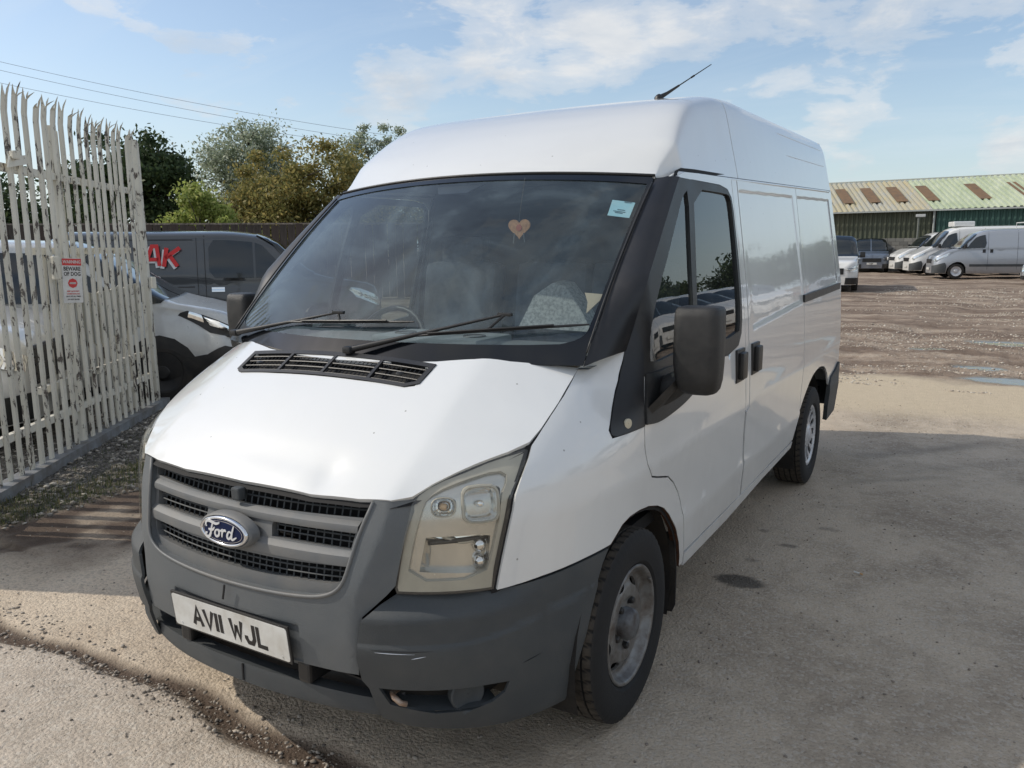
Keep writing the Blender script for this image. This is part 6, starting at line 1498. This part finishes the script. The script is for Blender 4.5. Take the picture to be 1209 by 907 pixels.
for k in range(nb):
    p=WA0+WD*(.25*k); o=bpy.data.objects.new('board',bm_); C.objects.link(o); o.parent=wf
    o.location=(p.x+26,p.y-10,random.uniform(-.03,.03)); o.rotation_euler=(random.uniform(-.01,.01),random.uniform(-.012,.012),ang)
mb=MB(); mb.M=Matrix.Translation(Vector((26,-10,0))); a=WA0; b=WA0+WD*(.25*nb); n_=Vector((-WD.y,WD.x,0))
mb.prism([a+Vector((0,0,2.44)),b+Vector((0,0,2.44)),b+Vector((0,0,2.49)),a+Vector((0,0,2.49))],tuple(n_*.08)); mb.build('capping',simple('capping_pale',(.30,.26,.22),.9,var=.6,vscale=9,col2=(.10,.08,.06)),wf)
# ------------------------------------------------------------------ trees
BARK=simple('bark_brown',(.07,.055,.042),.9,bump=.5,bscale=30,var=.5)
def tree(label,loc,hgt,crown,leafm,n,leaf=.10,seed=1,sparse=.0,trunk_r=.14,bushy=.12,cat='tree',group=None,nclump=90,name='tree'):
    """crown: list of (dx,dy,z,rx,rz) ellipsoids; foliage is many small leaf faces in clumps"""
    rg=np.random.default_rng(seed); rd=random.Random(seed)
    root=empty(name,label,cat,loc,0,group)
    mb=MB(); top=hgt*.86; pts=[Vector((0,0,-.1))]
    for i in range(1,7): pts.append(Vector((rd.uniform(-.12,.12)*i*.3,rd.uniform(-.12,.12)*i*.3,top*i/6)))
    mb.tube(pts,[trunk_r*(1-.82*i/6) for i in range(7)],7)
    limbs=[]
    for (dx,dy,z,rx,rz) in crown:
        for j in range(4):
            a=rd.uniform(0,6.28); e=Vector((dx+cos(a)*rx*.75,dy+sin(a)*rx*.75,z+rd.uniform(-.3,.7)*rz)); zb=max(.5,min(top*.85,e.z-rd.uniform(.5,1.4)*rx)); i=min(5,int(zb/top*6)); s_=pts[i].lerp(pts[i+1],.5)
            mid=s_.lerp(e,.5)+Vector((0,0,.15*rx)); mb.tube([s_,mid,e],[trunk_r*.38,trunk_r*.22,trunk_r*.06],5)
    mb.build('trunk',BARK,root,smooth=True)
    cw=np.array([c[3]**2*c[4] for c in crown]); cw/=cw.sum(); P_=[]
    nc=nclump; ci=rg.choice(len(crown),nc,p=cw); cr=np.array(crown)[ci]
    d=rg.normal(size=(nc,3)); d/=np.linalg.norm(d,axis=1)[:,None]; r=rg.random(nc)**(1/2.2)
    cen=cr[:,:3]+d*r[:,None]*np.stack([cr[:,3],cr[:,3],cr[:,4]],-1)
    csz=rg.uniform(.5,1.25,nc)*np.mean(cr[:,3])*.30
    k=rg.integers(0,nc,n); g=rg.normal(size=(n,3))*csz[k][:,None]*np.array([1,1,.72])*.62
    pos=cen[k]+g; pos=pos[pos[:,2]>.25]; n=len(pos)
    # leaf quads
    a1=rg.normal(size=(n,3)); a1/=np.linalg.norm(a1,axis=1)[:,None]; a2=rg.normal(size=(n,3)); a2-=a1*(a1*a2).sum(1)[:,None]; a2/=np.linalg.norm(a2,axis=1)[:,None]
    s=leaf*(.55+.9*rg.random(n))[:,None]
    V=np.stack([pos-a1*s,pos-a2*s*.5,pos+a1*s,pos+a2*s*.5],1).reshape(-1,3); F=np.arange(n*4).reshape(-1,4)
    npmesh('crown',V,F,leafm,root); return root
LD=leafmat('leaves_dark_green',(.03,.055,.024),(.065,.10,.038),(.11,.145,.06),.3)
LM=leafmat('leaves_silver_green',(.20,.25,.16),(.38,.43,.31),(.58,.60,.50),.6,.45)
LY=leafmat('leaves_yellow_green',(.20,.27,.07),(.35,.41,.11),(.48,.48,.18),.5)
LO=leafmat('leaves_autumn_olive',(.16,.17,.06),(.31,.28,.10),(.46,.36,.13),.45)
tree('dense dark evergreen tree standing at the left behind the palisade fence',(-31.2,22.0,0),7.2,[(-.6,-.4,4.6,1.9,2.2),(.2,.1,5.2,1.2,1.3),(-2.6,-1.5,4.4,2.0,2.3),(-.3,-.2,2.4,1.7,1.5)],LD,26000,.11,11,nclump=120)
tree('tall silvery poplar tree with a loose open crown, second from the left',(-33.0,28.6,0),9.2,[(0,0,6.3,2.1,2.2),(1.5,.9,6.0,1.3,1.9),(-1.6,-1.0,6.0,1.2,1.9),(.2,.1,7.6,1.2,.9),(0,0,3.6,2.5,1.8)],LM,26000,.085,12,nclump=260,trunk_r=.2)
tree('low bright yellow green bush in front of the silvery poplar',(-23.6,17.9,0),4.4,[(0,0,3.0,1.25,1.2),(.9,.5,2.2,1.1,1.1),(-.9,-.5,2.3,.9,1.0),(0,0,1.4,1.4,.9)],LY,17000,.075,13,nclump=70,trunk_r=.09,cat='bush',name='bush')
tree('olive and rust tinted tree on the left of the van windscreen',(-25.4,23.6,0),6.2,[(0,0,4.2,1.9,1.8),(1.9,1.0,4.3,1.6,1.9),(-1.5,-.9,3.2,1.3,1.4),(0,0,2.2,2.5,1.6),(2.4,1.3,2.4,1.6,1.6)],LO,34000,.085,14,nclump=150,trunk_r=.15)
tree('silvery poplar tree just left of the nearest van roof',(-31.0,36.0,0),9.3,[(0,0,6.4,1.5,2.5),(1.3,.8,7.3,1.1,1.7),(-1.4,-.9,6.3,1.2,1.9),(0,0,3.8,2.2,2.0)],LM,22000,.085,15,nclump=130,trunk_r=.2)
tree('thin olive sapling hedge behind the boundary fence, second rank',(-24.0,29.0,0),5.2,[(0,0,3.2,2.6,1.7),(2.6,1.8,3.4,2.2,1.8),(5,3.6,3.2,2.2,1.7)],LO,22000,.09,16,nclump=110)
tree('dark green thicket beyond the boundary fence at far left',(-35.5,14.5,0),5.8,[(0,0,3.2,3.2,2.2),(-3,-3,3.2,2.6,2.0),(3,2.6,2.8,2.4,1.8)],LD,24000,.11,17,nclump=110)
# trees mirrored in the van's flank and glass
for k,(x,y,hh_,s) in enumerate(((34,14,7,1),(33,28,7.5,2),(32,42,7,3),(30,56,8,4),(26,68,7.5,5),(20,76,8,6),(14,82,7.5,7),(36,0,7,8))):
    tree('tall green tree in the belt behind the facing row of vans',(x,y,0),hh_,[(0,0,hh_*.55,3.4,2.8),(2,2,hh_*.5,2.8,2.4),(-1.5,-2,hh_*.45,2.8,2.2)],LD,9000,.2,40+k,nclump=60,group='tree belt across the yard')
# ------------------------------------------------------------------ overhead wires
def pz(px,py,d): 
    v=pixdir(px,py); return CAM+v*(d/ v.dot(_f))
for (a,b,w) in (((0,73),(460,160),1),((0,83),(450,167),1),((0,98),(440,172),1)):
    p0=pz(*a,40); p1=pz(*b,44); dd=(p1-p0); pts=[]
    for i in range(-14,38):
        t_=i/20; q=p0.lerp(p1,t_); q.z=max(4.6,p0.z+(p1.z-p0.z)*min(t_,1.35)-.9*(t_*(1-t_) if t_<1.2 else -.24)); pts.append(q)
    mb=MB(); mb.tube(pts,.010,5); mb.build('overhead_wire',simple('wire_grey',(.30,.33,.38),.7) if 'wire_grey' not in MATS else MATS['wire_grey'],None,label={73:'highest of the three thin wires crossing the sky at left',83:'middle of the three thin wires crossing the sky at left',98:'lowest of the three thin wires crossing the sky at left'}[a[1]],cat='wire',group='overhead wires')
